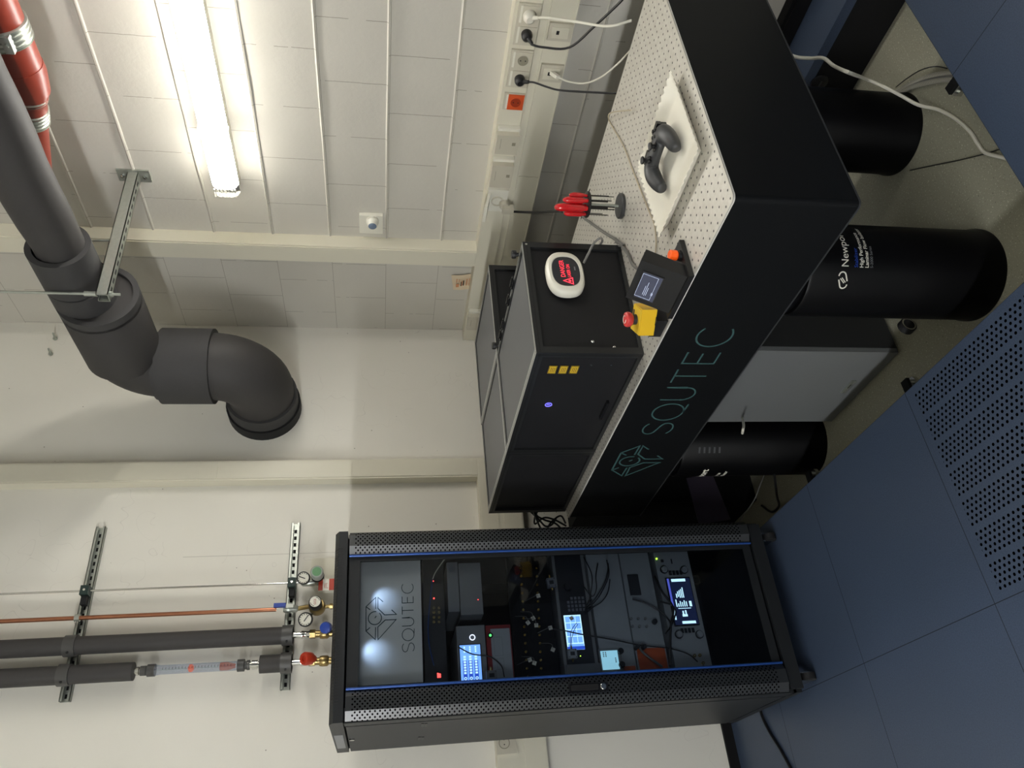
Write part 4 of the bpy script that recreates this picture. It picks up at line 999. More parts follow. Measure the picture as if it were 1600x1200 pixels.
m2_ = eq('control_module','grey module with nine buttons, a round knob and an orange corner plate','instrument',0.500,0.955,0.492,0.602,YE,0.28,'inst_light')
G().box(0.500,0.600,YE-0.003,YE,0.497,0.597).build('orange_plate','orange_pl',m2_)
for i in range(2):
    for j in range(3):
        c = onp(986+j*11+i*2,967+i*12,YE); G().lathe(c,(0,-1,0),[(0.005,0),(0.005,0.006)],12).build('button','inst_grey',m2_,True)
c = onp(1022,972,YE); G().lathe(c,(0,-1,0),[(0.009,0),(0.009,0.012)],16).build('knob','inst_dark',m2_,True)
G().box(0.785,0.86,YE-0.004,YE,0.545,0.585).build('cable_port','inst_dark',m2_)
for (px,py) in ((993,1013),(1004,1013)): 
    c = onp(px,py,YE); G().lathe(c,(0,-1,0),[(0.0075,0),(0.0075,0.03),(0.004,0.034)],14).build('plug_socket','inst_dark',m2_,True)
# lock-in / synthesiser at the bottom
ly = thing('synthesizer','light grey bench instrument with a dark status screen and round knobs, lowest in the rack','instrument',(0.73,2.7,0.33))
G().box(0.500,0.955,YE-0.002,YE+0.28,0.338,0.470).build('case','inst_light',ly,bevel=0.004)
s4 = G().box(0.668,0.842,YE-0.006,YE-0.0015,0.352,0.445).build('screen_bezel','black',ly,bevel=0.001)
G().box(0.672,0.838,YE-0.0072,YE-0.006,0.355,0.441).build('screen','lcd_dark',s4)
G().box(0.735,0.838,YE-0.008,YE-0.0072,0.434,0.441).build('title_bar','lcd_violet',s4)
g = G().box(0.690,0.735,YE-0.008,YE-0.0072,0.434,0.4395).box(0.826,0.836,YE-0.008,YE-0.0072,0.372,0.425).box(0.675,0.684,YE-0.008,YE-0.0072,0.365,0.415)
g.build('key_legend','lcd_white',s4)
g = G()
for k,(h1,h2) in enumerate(((0.742,0.762),(0.746,0.77),(0.742,0.774),(0.742,0.778),(0.742,0.784))): g.box(h1+0.025,h2+0.02,YE-0.008,YE-0.0072,0.415-k*0.0065,0.4185-k*0.0065)
for k,w_ in enumerate((0.026,0.012,0.02,0.016,0.022,0.018)): g.box(0.735,0.735+w_,YE-0.008,YE-0.0072,0.421-k*0.0075,0.4245-k*0.0075)
g.box(0.735,0.754,YE-0.008,YE-0.0072,0.366,0.375).box(0.728,0.730,YE-0.008,YE-0.0072,0.372,0.42).box(0.706,0.720,YE-0.008,YE-0.0072,0.402,0.407).box(0.700,0.708,YE-0.008,YE-0.0072,0.390,0.409).box(0.709,0.722,YE-0.008,YE-0.0072,0.392,0.397)
g.build('display_digit','lcd_white',s4)
for (x,z) in ((0.873,0.443),(0.869,0.367),(0.640,0.436),(0.636,0.361)):
    G().lathe((x,YE-0.002,z),(0,-1,0),[(0.0115,0),(0.0115,0.010),(0.0095,0.014)],24).build('knob','inst_light',ly,True)
    G().ring((x,YE-0.002,z),(0,-1,0),0.0112,0.0145,0.006,24).build('knob_collar','inst_dark',ly,True)
for x in (0.860,0.652):
    for k in range(4): G().box(x-0.008,x+0.008,YE-0.006,YE-0.002,0.376+k*0.0135,0.385+k*0.0135).build('soft_key','inst_dark',ly,bevel=0.001)
ledat(ly,1026,873,YE-0.004,'lime_led',0.0032)
G().box(0.902,0.912,YE-0.005,YE-0.002,0.438,0.448).box(0.895,0.913,YE-0.004,YE-0.002,0.405,0.409).build('usb_port','inst_dark',ly)
for (x,z) in ((0.566,0.375),(0.566,0.356),(0.540,0.35),(0.527,0.352)): G().ring((x,YE-0.002,z+0.02),(0,-1,0),0.003,0.0055,0.006,14).build('connector','gold',ly,True)
# small shielded boxes that hang on cables
def adapter(lab,px,py,y,w_,h_,m,tilt=0.0,pr=True):
    c = onp(px,py,y); t = thing('rf_adapter',lab,'adapter',c)
    ax = V(math.cos(tilt),0,math.sin(tilt)); az_ = V(-math.sin(tilt),0,math.cos(tilt))
    G().obox(c,ax*w_/2,V(0,0.009,0),az_*h_/2).build('case',m,t,bevel=0.001)
    g = G()
    for a in (-0.38,0.38):
        for b in (-0.38,0.38): g.cyl(c+ax*w_*a+az_*h_*b+V(0,-0.0085,0),c+ax*w_*a+az_*h_*b+V(0,-0.0105,0),0.0016,8)
    g.build('screws','black',t)
    G().cyl(c+ax*w_*0.5,c+ax*(w_*0.5+0.012),0.003,10).build('connector','gold',t,True); G().cyl(c-ax*w_*0.5,c-ax*(w_*0.5+0.01),0.003,10).build('connector','gold',t,True)
    if pr: G().obox(c+V(0,-0.0092,0),ax*w_*0.2,V(0,0.0004,0),az_*h_*0.25).build('label_print','inst_dark',t)
adapter('small white adapter box in front of the blue screen',894,1022,2.575,0.030,0.030,'inst_light')
adapter('small grey adapter box left of two white cable labels',861,911,2.575,0.032,0.030,'key',0.1)
adapter('grey adapter box below the measurement screen of the top instrument',768,1056,2.57,0.030,0.034,'inst_grey')
# cables in the rack
def rc_(lab,pts,r=0.0022,m='cable_b',y=2.585,grp='black cables in the rack'):
    q = []
    for p in pts: q.append(onp(p[0],p[1],p[2] if len(p)>2 else y))
    cable('rack_cable',lab,'cable',q,r,m,grp,6)
rc_('thin black cable looping from the blue-screen analyser down past the red frame',[(716,1011),(738,1022),(765,1026),(783,1040),(788,1058)])
rc_('long black cable crossing the screen of the signal generator down to the lowest instrument',[(865,983),(880,985),(903,990),(925,994),(960,1000),(1000,1008),(1045,1013),(1075,1022),(1090,1034)],0.0023)
rc_('pair of thin leads arching over the bright blue screen, left one',[(901,973),(893,985),(891,1000),(892,1014)],0.0012)
rc_('pair of thin leads arching over the bright blue screen, right one',[(903,975),(897,985),(893,1000),(893.5,1014)],0.0012)
for k,(a,b,c,d,e) in enumerate((((948,875),(950,890),(945,910),(930,935),(914,952)),((950,880),(951,900),(940,925),(928,942),(914,954)),((953,905),(950,925),(940,940),(925,950),(915,960)),((912,870),(925,900),(922,935),(924,930),(915,950)),((934,880),(931,900),(932,920),(925,932),(912,916)))):
    rc_(['black cable bowing widest over the grey module','black cable bowing beside the widest one','lowest black cable bowing over the grey module','thin black cable dipping to a hook over the grey module','short black cable crossing behind the bowing ones'][k],[a,b,c,d,e],0.0021)
for k,(pts) in enumerate((((1032,940),(1048,945),(1056,955),(1050,975),(1040,990)),((988,936),(1010,943),(1035,958),(1048,975),(1047,1000)),((1022,900),(1035,925),(1052,950),(1048,980),(1047,1040)))):
    rc_(['black cable curling beside the status screen','black bundle running from the cable port to the lower left','thick black cable dropping beside the status screen'][k],list(pts),0.004 if k==2 else 0.003,'cable_b',2.58)
rc_('white sheathed thin cable rising beside the drawer unit',[(698,870),(690,880),(680,895),(676,905)],0.002,'cable_w',2.59,'light cables in the rack')
rc_('blue fibre cable running down beside the logo panel',[(676,905),(673,930),(670,960),(669,985),(671,1010),(678,1040)],0.0018,'blue',2.59,'light cables in the rack')
rc_('two grey ribbon leads crossing the modules diagonally',[(1004,1006),(1000,1013),(1010,1024),(1035,1042)],0.004,'cable_g',2.588,'light cables in the rack')
for k,(px,py) in enumerate(((825,973),(860,981),(864,1015),(828,1031),(835,1036),(841,931),(833,966),(893,966),(838,977))):
    c = onp(px,py,2.58); an = [0.6,0.2,-0.5,0.3,-0.4,0.2,0.5,0.4,0.0][k]
    ax = V(math.cos(an),0,math.sin(an)); az_ = V(-math.sin(an),0,math.cos(an))
    o = G().obox(c,ax*0.0065,V(0,0.0008,0.0),az_*0.0065).build('cable_flag','cable_w')
    tag(o,['white cable flag by the second gold connector column','white cable flag left of the signal generator screen','folded white flag beside the adapter box','white flag low on the patch panel, upper one','white flag low on the patch panel, lower one','white flag nearest the grey adapter box','small flag between the connector rows','white flag lying over the top of the blue screen','tiny flag at the middle of the patch panel'][k],'cable label','white cable flags')
    if k != 7:
        c2 = onp(px-20,py+(8 if k%2 else -10),2.612); cable('rack_cable','short thin patch cable ending at the '+['flag by the second gold connector column','flag left of the signal generator screen','folded flag beside the adapter box','upper low flag on the patch panel','lower low flag on the patch panel','flag nearest the grey adapter box','flag between the connector rows','','tiny flag at the middle of the patch panel'][k],'cable',[c2,(c+c2)/2+V(0,-0.03,-0.01),c],0.001,'cable_g','short patch leads',5)

# ================================================================ optical table
AX0, AX1, AY0, AY1, AZ0, AZ1 = 1.1712, 2.078, 1.0722, 2.815, 0.415, 0.72
ot = thing('optical_table','long black-sided optical table with a perforated steel top on round isolator legs','table',((AX0+AX1)/2,(AY0+AY1)/2,PD))
def rrect(x0,x1,y0,y1,r,n=6):
    p = []
    for cx_,cy_,a in ((x1-r,y1-r,0),(x0+r,y1-r,90),(x0+r,y0+r,180),(x1-r,y0+r,270)):
        p += [(cx_+r*math.cos(math.radians(a+90*i/n)), cy_+r*math.sin(math.radians(a+90*i/n))) for i in range(n+1)]
    return p
G().prism([(x,y,AZ0+0.004) for x,y in rrect(AX0+0.002,AX1-0.002,AY0+0.002,AY1-0.002,0.014)],(0,0,AZ1-AZ0-0.010)).build('apron','apron',ot)
G().prism([(x,y,AZ1-0.0055) for x,y in rrect(AX0,AX1,AY0,AY1,0.015)],(0,0,0.0025)).build('edge','steel_edge',ot)
G().prism([(x,y,AZ1-0.003) for x,y in rrect(AX0,AX1,AY0,AY1,0.015)],(0,0,0.003)).build('tabletop','bread',ot)
G().prism([(x,y,AZ0) for x,y in rrect(AX0+0.001,AX1-0.001,AY0+0.001,AY1-0.001,0.015)],(0,0,0.004)).build('bottom_skin','pad_grey',ot)
G().strokes(logo(),(AX0+0.0018,2.3135,0.570),(0,-0.115,0),(0,0,0.115),0.0060,0.0006).build('emblem','teal_ink',ot)
G().strokes(squtec(),(AX0+0.0018,2.127,0.521),(0,-0.1,0),(0,0,0.1),0.0052,0.0006).build('lettering','teal_ink',ot)
LEG = [(1.318,1.455),(1.318,2.452),(1.925,1.455),(1.925,2.452)]
LR = 0.1275
legs = []
for i,(lx_,ly_) in enumerate(LEG):
    L = G().lathe((lx_,ly_,PD),(0,0,1),[(LR+0.004,0),(LR+0.004,0.012),(LR,0.02),(LR,0.565),(LR-0.004,0.572),(LR-0.012,0.574),(LR-0.012,0.584),(LR-0.004,0.586),(LR-0.004,0.600),(LR-0.01,0.606),(0.05,0.608),(0.05,0.6145)],64).build('leg','leg',ot,True)
    part_label(L,'black cylindrical isolator leg'); legs.append(L)
# print on the legs
def wrap(lx_,ly_,a0,z0):
    def f(u,v):
        a = a0 + u/LR; return V(lx_+(LR+0.0005)*math.cos(a), ly_+(LR+0.0005)*math.sin(a), z0+v)
    return f
d = math.atan2(-LEG[0][1],-LEG[0][0])
zz = P(1325,430,0,1.225).z
a0 = d+0.085
def pz(px): return P(px,425,0,1.232).z
text('Newport','leg_print',(0,0,0),(1,0,0),(0,0,1),0.029,'white',legs[0],fn=wrap(*LEG[0],a0,pz(1325)))
text('Stabilizer','leg_print',(0,0,0),(1,0,0),(0,0,1),0.0145,'blue_k',legs[0],fn=wrap(*LEG[0],a0,pz(1340)))
text('High Performance','leg_print',(0,0,0),(1,0,0),(0,0,1),0.0145,'white',legs[0],fn=wrap(*LEG[0],a0,pz(1348.5)),bold=0.015)
text('Laminar Flow Isolator','leg_print',(0,0,0),(1,0,0),(0,0,1),0.0145,'white',legs[0],fn=wrap(*LEG[0],a0,pz(1357)),bold=0.015)
text('S-2000 Series','leg_print',(0,0,0),(1,0,0),(0,0,1),0.011,'inst_grey',legs[0],fn=wrap(*LEG[0],a0,pz(1364)))
# swoosh emblem left of the name: two linked hooks
g = G(); base = [ [(0.10,0.0)]+[(x,y) for x,y in arc(0.06,0.36,0.36,250,110,10)]+[(0.55,0.95)], [(0.90,1.0)]+[(x,y) for x,y in arc(0.94,0.62,0.36,70,-70,10)]+[(0.42,0.04)] ]
def leg_strokes(lines, f, w_, sc, par, nm, m):
    g = G()
    for L in lines:
        for (x0,y0),(x1,y1) in zip(L,L[1:]):
            a = f(x0*sc,y0*sc); b = f(x1*sc,y1*sc); dv=(b-a)
            if dv.length<1e-6: continue
            n = V(a.x-f.__closure__[2].cell_contents if False else 0,0,0)
            nrm2 = V((a.x+b.x)/2-LEG[0][0],(a.y+b.y)/2-LEG[0][1],0).normalized(); q = nrm2.cross(dv).normalized()*w_/2
            vs = [g.b.verts.new(p+nrm2*0.0004) for p in (a-q,b-q,b+q,a+q)]; g.b.faces.new(vs)
    g.build(nm,m,par)
leg_strokes(base, wrap(*LEG[0],a0-0.37,pz(1326)), 0.0036, 0.027, legs[0], 'emblem','white')
leg_strokes([[(0.3,0.2),(0.75,0.65)],[(0.22,0.34),(0.67,0.8)]], wrap(*LEG[0],a0-0.37,pz(1326)), 0.0026, 0.027, legs[0], 'emblem','white')
# far leg: the same print seen edge-on, a ring seal and small data lines
d2 = math.atan2(-LEG[1][1],-LEG[1][0])
text('Newport','leg_print',(0,0,0),(1,0,0),(0,0,1),0.036,'white',legs[1],fn=wrap(*LEG[1],d2-1.95,P(1100,725,0,1.23).z-0.0),bold=0.03)
text('High Performance','leg_print',(0,0,0),(1,0,0),(0,0,1),0.021,'white',legs[1],fn=wrap(*LEG[1],d2-2.3,P(1122,725,0,1.23).z),bold=0.02)
text('Laminar Flow Isolator','leg_print',(0,0,0),(1,0,0),(0,0,1),0.021,'white',legs[1],fn=wrap(*LEG[1],d2-2.45,P(1131,725,0,1.23).z),bold=0.02)
f2 = wrap(*LEG[1],d2-0.35,P(1140,700,0,1.2).z)
for k in range(5):
    a = f2(0,k*0.016); text(['Serial No.','Max. load','Pressure','Made in','Date'][k] if False else '|||||||||||','leg_print',(0,0,0),(1,0,0),(0,0,1),0.008,'inst_grey',legs[1],fn=wrap(*LEG[1],d2-0.3,P(1110+k*8,700,0,1.2).z))

# ---------------------------------------------------------------- laser enclosure
en = thing('laser_enclosure','flat black enclosure of framed panels covering the far half of the optical table','enclosure',(1.65,2.28,0.72))
EX0, EX1, EX2 = 1.212, 1.632, 2.072
EYa, EYb, EYc = 1.714, 2.318, 2.855
ET = 1.036; EB = 0.7205; p_ = 0.022
def post(x,y): return G().box(x,x+p_,y,y+p_,EB,ET-p_)
MODS = [(EX0,EX1,EYa,EYb),(EX0,EX1,EYb,EYc-0.02),(EX1,EX2,EYb,EYc)]
for (x0,x1,y0,y1) in MODS:
    g = G()
    for a,b,c_,d_ in ((x0,x1,y0,y0+p_),(x0,x1,y1-p_,y1),(x0,x0+p_,y0+p_,y1-p_),(x1-p_,x1,y0+p_,y1-p_)): g.box(a,b,c_,d_,ET-p_,ET)
    for a,c_ in ((x0,y0),(x1-p_,y0),(x0,y1-p_),(x1-p_,y1-p_)): g.box(a,a+p_,c_,c_+p_,EB,ET-p_)
    for a,b,c_,d_ in ((x0,x1,y0,y0+p_),(x0,x0+p_,y0+p_,y1-p_)): g.box(a+0.001,b-0.001,c_+0.001,d_-0.001,EB,EB+0.012)
    fr = g.build('frame','enc_frame',en,bevel=0.0025)
    g = G()
    g.box(x0+0.006,x0+0.0085,y0+0.004,y1-0.004,ET-0.0002,ET+0.0003).box(x0+0.0135,x0+0.016,y0+0.004,y1-0.004,ET-0.0002,ET+0.0003).box(x0+0.004,x1-0.004,y0+0.006,y0+0.0085,ET-0.0002,ET+0.0003)
    g.box(x0-0.0003,x0+0.0002,y0+0.004,y1-0.004,ET-0.014,ET-0.008).box(x0-0.0003,x0+0.0002,y0+0.008,y0+0.014,EB,ET-0.004).box(x0-0.0003,x0+0.0002,y1-0.014,y1-0.008,EB,ET-0.004).box(x0+0.004,x1-0.004,y0-0.0003,y0+0.0002,ET-0.014,ET-0.008)
    g.build('slot','black',fr)
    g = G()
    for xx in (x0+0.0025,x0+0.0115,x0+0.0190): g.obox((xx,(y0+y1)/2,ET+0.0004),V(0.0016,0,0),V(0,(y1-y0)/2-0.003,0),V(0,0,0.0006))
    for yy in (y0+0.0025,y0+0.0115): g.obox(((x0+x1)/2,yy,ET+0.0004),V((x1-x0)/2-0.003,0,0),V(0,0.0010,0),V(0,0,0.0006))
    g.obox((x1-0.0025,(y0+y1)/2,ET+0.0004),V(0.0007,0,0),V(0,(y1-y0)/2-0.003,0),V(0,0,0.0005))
    part_label(g.build('edge_highlight','lip_glint',fr),'lamp highlights on the extrusion edges, painted as pale strips')
    part_label(G().box(x0+p_-0.002,x1-p_+0.002,y0+p_-0.002,y1-p_+0.002,ET-0.008,ET-0.003).build('top_panel','enc_top',en),'grey top panel')
    G().box(x0+0.009,x0+0.013,y0+p_,y1-p_,EB,ET-p_).build('front_panel','enc_side',en)
    G().box(x0+p_,x1-p_,y0+0.009,y0+0.013,EB+0.012,ET-p_).build('end_panel','enc_side',en)
    G().box(x1-0.013,x1-0.009,y0+p_,y1-p_,EB,ET-p_).build('back_panel','enc_side',en)
    G().box(x0+p_,x1-p_,y1-0.013,y1-0.009,EB,ET-p_).build('end_panel','enc_side',en)
for (px,py) in ((801,437),(795,463),(787,505),(783,520)):
    c = P(px,py,2,ET); G().box(EX1-0.012,EX1+0.012,c.y-0.02,c.y+0.02,ET,ET+0.005).cyl((EX1,c.y-0.02,ET+0.006),(EX1,c.y+0.02,ET+0.006),0.0035,10).build('hinge','black_gloss',en,bevel=0.001)
for (px,py) in ((806,398),(775,543)):
    c = P(px,py,2,ET+0.01); G().lathe((EX1+0.005,c.y,ET),(0,0,1),[(0.006,0),(0.006,0.008),(0.013,0.010),(0.014,0.020),(0.012,0.024)],16).build('knob','black',en,True)
for (px,py) in ((820,383),):
    G().lathe((EX1-0.011,EYa-0.0,ET-0.011),(0,-1,0),[(0.004,0),(0.004,0.0015)],10).build('screw','screw',en,True)
for (px,py) in ((926,534),(960,543)):
    c = P(px,py,1,EYa+0.009); G().lathe(c,(0,-1,0),[(0.005,-0.002),(0.005,0.002),(0.003,0.004)],14).build('screw','screw',en,True)
for (px,py) in ((924,570),(955,570)):
    c = P(px,py,0,EX0+0.009); G().lathe(c,(-1,0,0),[(0.003,-0.002),(0.003,0.002)],10).build('screw','screw',en,True)
for k,(px,py) in enumerate(((863,577),(880,577),(897,577))):
    c = P(px,py,0,EX0+0.009)
    L = part_label(G().box(EX0+0.0075,EX0+0.009,c.y-0.021,c.y+0.021,c.z-0.0125,c.z+0.0125).build('warning_label','black',en),'yellow laser warning label with a black border')
    G().box(EX0+0.0068,EX0+0.0075,c.y-0.0165,c.y+0.0165,c.z-0.0095,c.z+0.0095).build('label_face','yellow_l',L)
    G().strokes([[(-0.0195,-0.0112),(0.0195,-0.0112),(0.0195,0.0112),(-0.0195,0.0112),(-0.0195,-0.0112)]],(EX0+0.0073,c.y,c.z),(0,-1,0),(0,0,1),0.0008,0.0003).build('label_outline','yellow_l',L)
    g = G()
    for j in range(3): g.box(EX0+0.0062,EX0+0.0068,c.y-0.012,c.y+0.012,c.z-0.006+j*0.005,c.z-0.0045+j*0.005)
    g.build('label_print','ink',L)
c = P(857,632,0,EX0+0.009)
G().ring(c,(-1,0,0),0.009,0.0115,0.002,28).build('lit_ring','violet_led',en,True)
G().box(c.x-0.0015,c.x,c.y-0.0015,c.y+0.0015,c.z-0.005,c.z+0.005).build('lit_mark','violet_led',en)
c = P(943,640,0,EX0+0.007); G().box(EX0-0.004,EX0+0.009,c.y-0.055,c.y+0.045,c.z-0.004,c.z+0.004).build('door_handle','black_gloss',en,bevel=0.002)

# lit laser warning sign on the end of the enclosure
sc_ = P(884,425,1,EYa-0.03); W2, H2 = 0.082, 0.058
sn = thing('warning_sign','white oval sign with lit red laser warning text on the enclosure end','sign',V(sc_.x,EYa,sc_.z-H2))
def oval(w_,h_,n=48,e=2.6):
    return [(math.copysign(abs(math.cos(t))**(2/e),math.cos(t))*w_, math.copysign(abs(math.sin(t))**(2/e),math.sin(t))*h_) for t in (2*math.pi*i/n for i in range(n))]
def oval_body(prof,m,name):
    g = G(); rings = []
    for (w_,h_,y) in prof: rings.append([g.b.verts.new((sc_.x+a,y,sc_.z+b)) for a,b in oval(w_,h_)])
    for A,B in zip(rings,rings[1:]):
        for i in range(48): g.b.faces.new((A[i],A[(i+1)%48],B[(i+1)%48],B[i]))
    g.b.faces.new(rings[0]); g.b.faces.new(rings[-1][::-1]); return g.build(name,m,sn,True)
yf = EYa-0.001
oval_body([(W2*0.93,H2*0.93,yf),(W2,H2,yf-0.008),(W2,H2,yf-0.020),(W2*0.97,H2*0.96,yf-0.028),(W2*0.9,H2*0.88,yf-0.033),(W2*0.72,H2*0.76,yf-0.034),(W2*0.69,H2*0.73,yf-0.032)],'white','housing')
oval_body([(W2*0.685,H2*0.725,yf-0.0315),(W2*0.68,H2*0.72,yf-0.0335)],'inst_dark','face')
yt = yf-0.0337
text('DANGER','lit_text',(sc_.x-0.0245,yt,sc_.z+0.004),(1,0,0.0),(0,0,1),0.0205,'red_glow',sn,xs=0.80,bold=-0.012)
text('LASER ON','lit_text',(sc_.x-0.0245,yt,sc_.z-0.0125),(1,0,0.0),(0,0,1),0.0150,'red_glow',sn,xs=0.74,bold=-0.012)
G().strokes([[(-0.050,-0.016),(-0.0265,-0.016),(-0.038,0.012),(-0.050,-0.016)]],(sc_.x,yt,sc_.z),(1,0,0),(0,0,1),0.0022,0.0006).build('lit_triangle','red_glow',sn)
g = G(); 
for k in range(8):
    a = k*math.pi/4; g.strokes([[(-0.0385,-0.007),(-0.0385+0.0045*math.cos(a),-0.007+0.0045*math.sin(a))]],(sc_.x,yt,sc_.z),(1,0,0),(0,0,1),0.0012,0.0006)
g.build('lit_burst','red_glow',sn)
G().box(sc_.x+0.004,sc_.x+0.018,yt-0.0004,yt+0.0002,sc_.z-0.030,sc_.z-0.026).build('brand_plate','inst_grey',sn)
cable('sign_cable','grey cable hooking from the laser sign down behind the enclosure corner','cable',[P(912,411,1,EYa-0.02),P(920,395,1,EYa-0.04),P(928,380,1,EYa-0.06),P(938,372,1,EYa-0.075),P(941,377,1,EYa-0.07),P(937,387,2,0.727),V(1.60,1.68,0.727),V(1.66,1.73,0.727)],0.0036,'cable_g')

# ---------------------------------------------------------------- control console, base plate, knob, emergency stop
z0 = 0.7205
bp = tag(G().prism([(1.166,1.322,z0),(1.285,1.322,z0),(1.285,1.49,z0),(1.166,1.49,z0)],(0,0,0.013)).build('base_plate','black',None,bevel=0.002),'black base plate under the touch-screen console','plate')
cs = thing('control_console','slanted black console box with a small dim touch screen','control box',(1.21,1.405,z0+0.0135))
za_ = z0+0.0135
G().prism([(1.172,1.332,za_),(1.212,1.332,za_),(1.258,1.332,0.822),(1.222,1.332,0.842)],(0,0.143,0)).build('case','black',cs,bevel=0.0015)
fn_ = V(-(0.842-za_),0,(1.222-1.172)).normalized(); fu = V(1.222-1.172,0,0.842-za_).normalized()
def onc(px,py):
    'point of the sloping console face seen at this pixel'
    o = V(1.172,1.4,za_); dd = P(px,py,0,1.2)-CAMP; t = (o-CAMP).dot(fn_)/dd.dot(fn_); return CAMP+dd*t
A = onc(1008,425); B = onc(1035,434); C_ = onc(1022,471); D_ = onc(989,462)
ctr = (A+B+C_+D_)/4; hw2 = abs(((A.y+B.y)-(C_.y+D_.y))/4); hh2 = ((A-B).dot(fu)+(D_-C_).dot(fu))/4
sb_ = G().obox(ctr+fn_*0.001,V(0,hw2+0.003,0),fu*(hh2+0.003),fn_*0.0012).build('screen_frame','black_gloss',cs,bevel=0.0005)
G().obox(ctr+fn_*0.0024,V(0,hw2,0),fu*hh2,fn_*0.0004).build('screen','screen_off',sb_)
rr = V(0,-1,0); k1_, k2_ = hw2*0.90, hh2*0.88
g = G(); o = ctr+fn_*0.0029+fu*0.003
g.strokes([[(-k1_,-k2_+0.004),(k1_,-k2_+0.004),(k1_,k2_),(-k1_,k2_),(-k1_,-k2_+0.004)]],o,rr,fu,0.0006,0.0003)
for j,(u0,u1,v) in enumerate(((-0.03,0.004,0.004),(-0.032,0.018,0.0),(-0.03,0.0,-0.004),(-0.024,-0.013,-0.016),(-0.024,-0.015,-0.019))): g.strokes([[(u0,v),(u1,v)]],o,rr,fu,0.0008,0.0003)
g.build('screen_text','lcd_line',sb_)
kp = P(1052,399,2,0.752)
kb_ = thing('jog_knob','orange round knob standing at the corner of the base plate','knob',(kp.x,kp.y,za_))
G().lathe((kp.x,kp.y,za_),(0,0,1),[(0.013,0),(0.013,0.006),(0.0095,0.008)],24).build('base','black',kb_,True)
G().lathe((kp.x,kp.y,za_+0.008),(0,0,1),[(0.010,0),(0.0125,0.002),(0.0135,0.006),(0.0135,0.018),(0.011,0.021)],12).build('cap','orange_btn',kb_,False,bevel=0.001)
es = thing('emergency_stop','yellow emergency stop box with a red mushroom button beside the console','emergency stop',(1.205,1.545,z0))
G().box(1.178,1.230,1.515,1.585,z0,z0+0.032).build('bracket','black',es,bevel=0.002)
eo = V(1.204,1.543,0.774)
eu = V(-0.06,-0.04,1).normalized(); ev = V(0.55,-0.83,0); ev = (ev-eu*ev.dot(eu)).normalized(); ew = eu.cross(ev)
yb_ = G().obox(eo, ev*0.036, ew*0.028, eu*0.021).build('case','yellow',es,bevel=0.003)
part_label(G().obox(eo+eu*0.0225, ev*0.034, ew*0.026, eu*0.0012).build('lid','yellow_l',es,bevel=0.001),'paler yellow lid')
G().obox(eo+eu*0.0240+ew*0.019, ev*0.022, ew*0.004, eu*0.0003).build('name_plate','inst_dark',es)
bo = eo+eu*0.0235
G().lathe(bo,eu,[(0.014,0),(0.014,0.012)],24).build('button_stem','inst_dark',es,True)
G().lathe(bo+eu*0.010,eu,[(0.013,0),(0.019,0.006),(0.0205,0.014),(0.019,0.019),(0.012,0.022)],28).build('button','red_btn',es,True)
g = G(); x,y,z = frame(eu); q = [bo+eu*0.0325+(x*a+y*b)*1.0 for a,b in arc(0,0,0.010,20,320,14)]; g.tube(q,0.0008,5,0); g.build('arrow_print','white',es,True)

# ---------------------------------------------------------------- paper tray with the game controller
ty = thing('paper_tray','white square cardboard tray with a crimped rim, casting a dark shadow','tray',(1.51,1.26,z0))
g = G(); nx_, ny_ = 44, 44
cor = [P(1096,233,2,0.748),P(1035,370,2,0.748),P(1001,266,2,0.742),P(1052,113,2,0.748)]   # near -x/-y, -x/+y, +x/+y, +x/-y
cor = [V(1.362,1.102,0),V(1.364,1.398,0),V(1.655,1.418,0),V(1.665,1.112,0)]
def tp(u,v):
    p = cor[0]*(1-u)*(1-v)+cor[3]*u*(1-v)+cor[1]*(1-u)*v+cor[2]*u*v
    d = min(u,1-u,v,1-v); w_ = 0.10
    h = 0.0
    if d < w_: h = (1-d/w_)
    prof = 0.030*(h**1.3) if h < 0.8 else 0.030*(0.8**1.3)+0.002*(h-0.8)*5
    t = (u if min(v,1-v) < min(u,1-u) else v)
    sc2 = math.sin(t*2*math.pi*13)*0.0026*min(1,h*1.3)
    p.z = z0+0.0015+prof+sc2
    out = V((u-0.5),(v-0.5),0).normalized() if d < w_ else V(0,0,0)
    return p+out*sc2*0.8
for th_ in (0,):
    vs = [[g.b.verts.new(tp(i/nx_,j/ny_)) for j in range(ny_+1)] for i in range(nx_+1)]
    vb = [[g.b.verts.new(tp(i/nx_,j/ny_)-V(0,0,0.0012)) for j in range(ny_+1)] for i in range(nx_+1)]
    for i in range(nx_):
        for j in range(ny_):
            g.b.faces.new((vs[i][j],vs[i+1][j],vs[i+1][j+1],vs[i][j+1])); g.b.faces.new((vb[i][j],vb[i][j+1],vb[i+1][j+1],vb[i+1][j]))
    for i in range(nx_):
        g.b.faces.new((vs[i][0],vb[i][0],vb[i+1][0],vs[i+1][0])); g.b.faces.new((vs[i][ny_],vs[i+1][ny_],vb[i+1][ny_],vb[i][ny_]))
    for j in range(ny_):
        g.b.faces.new((vs[0][j],vs[0][j+1],vb[0][j+1],vb[0][j])); g.b.faces.new((vs[nx_][j],vb[nx_][j],vb[nx_][j+1],vs[nx_][j+1]))
g.build('tray','paper',ty,True)

gp = thing('game_controller','black game controller with two thumbsticks lying on the white tray','game controller',(1.50,1.262,0.7215))
gx = V(0.10,-1.0,0).normalized(); gy = V(0,0,1).cross(gx); gz = V(0,0,1); go = V(1.536,1.270,0.7235)
if gy.x < 0: gy = -gy
GSC = 0.95
def GP(a,b,c): return go+(gx*a+gy*b+gz*c)*GSC
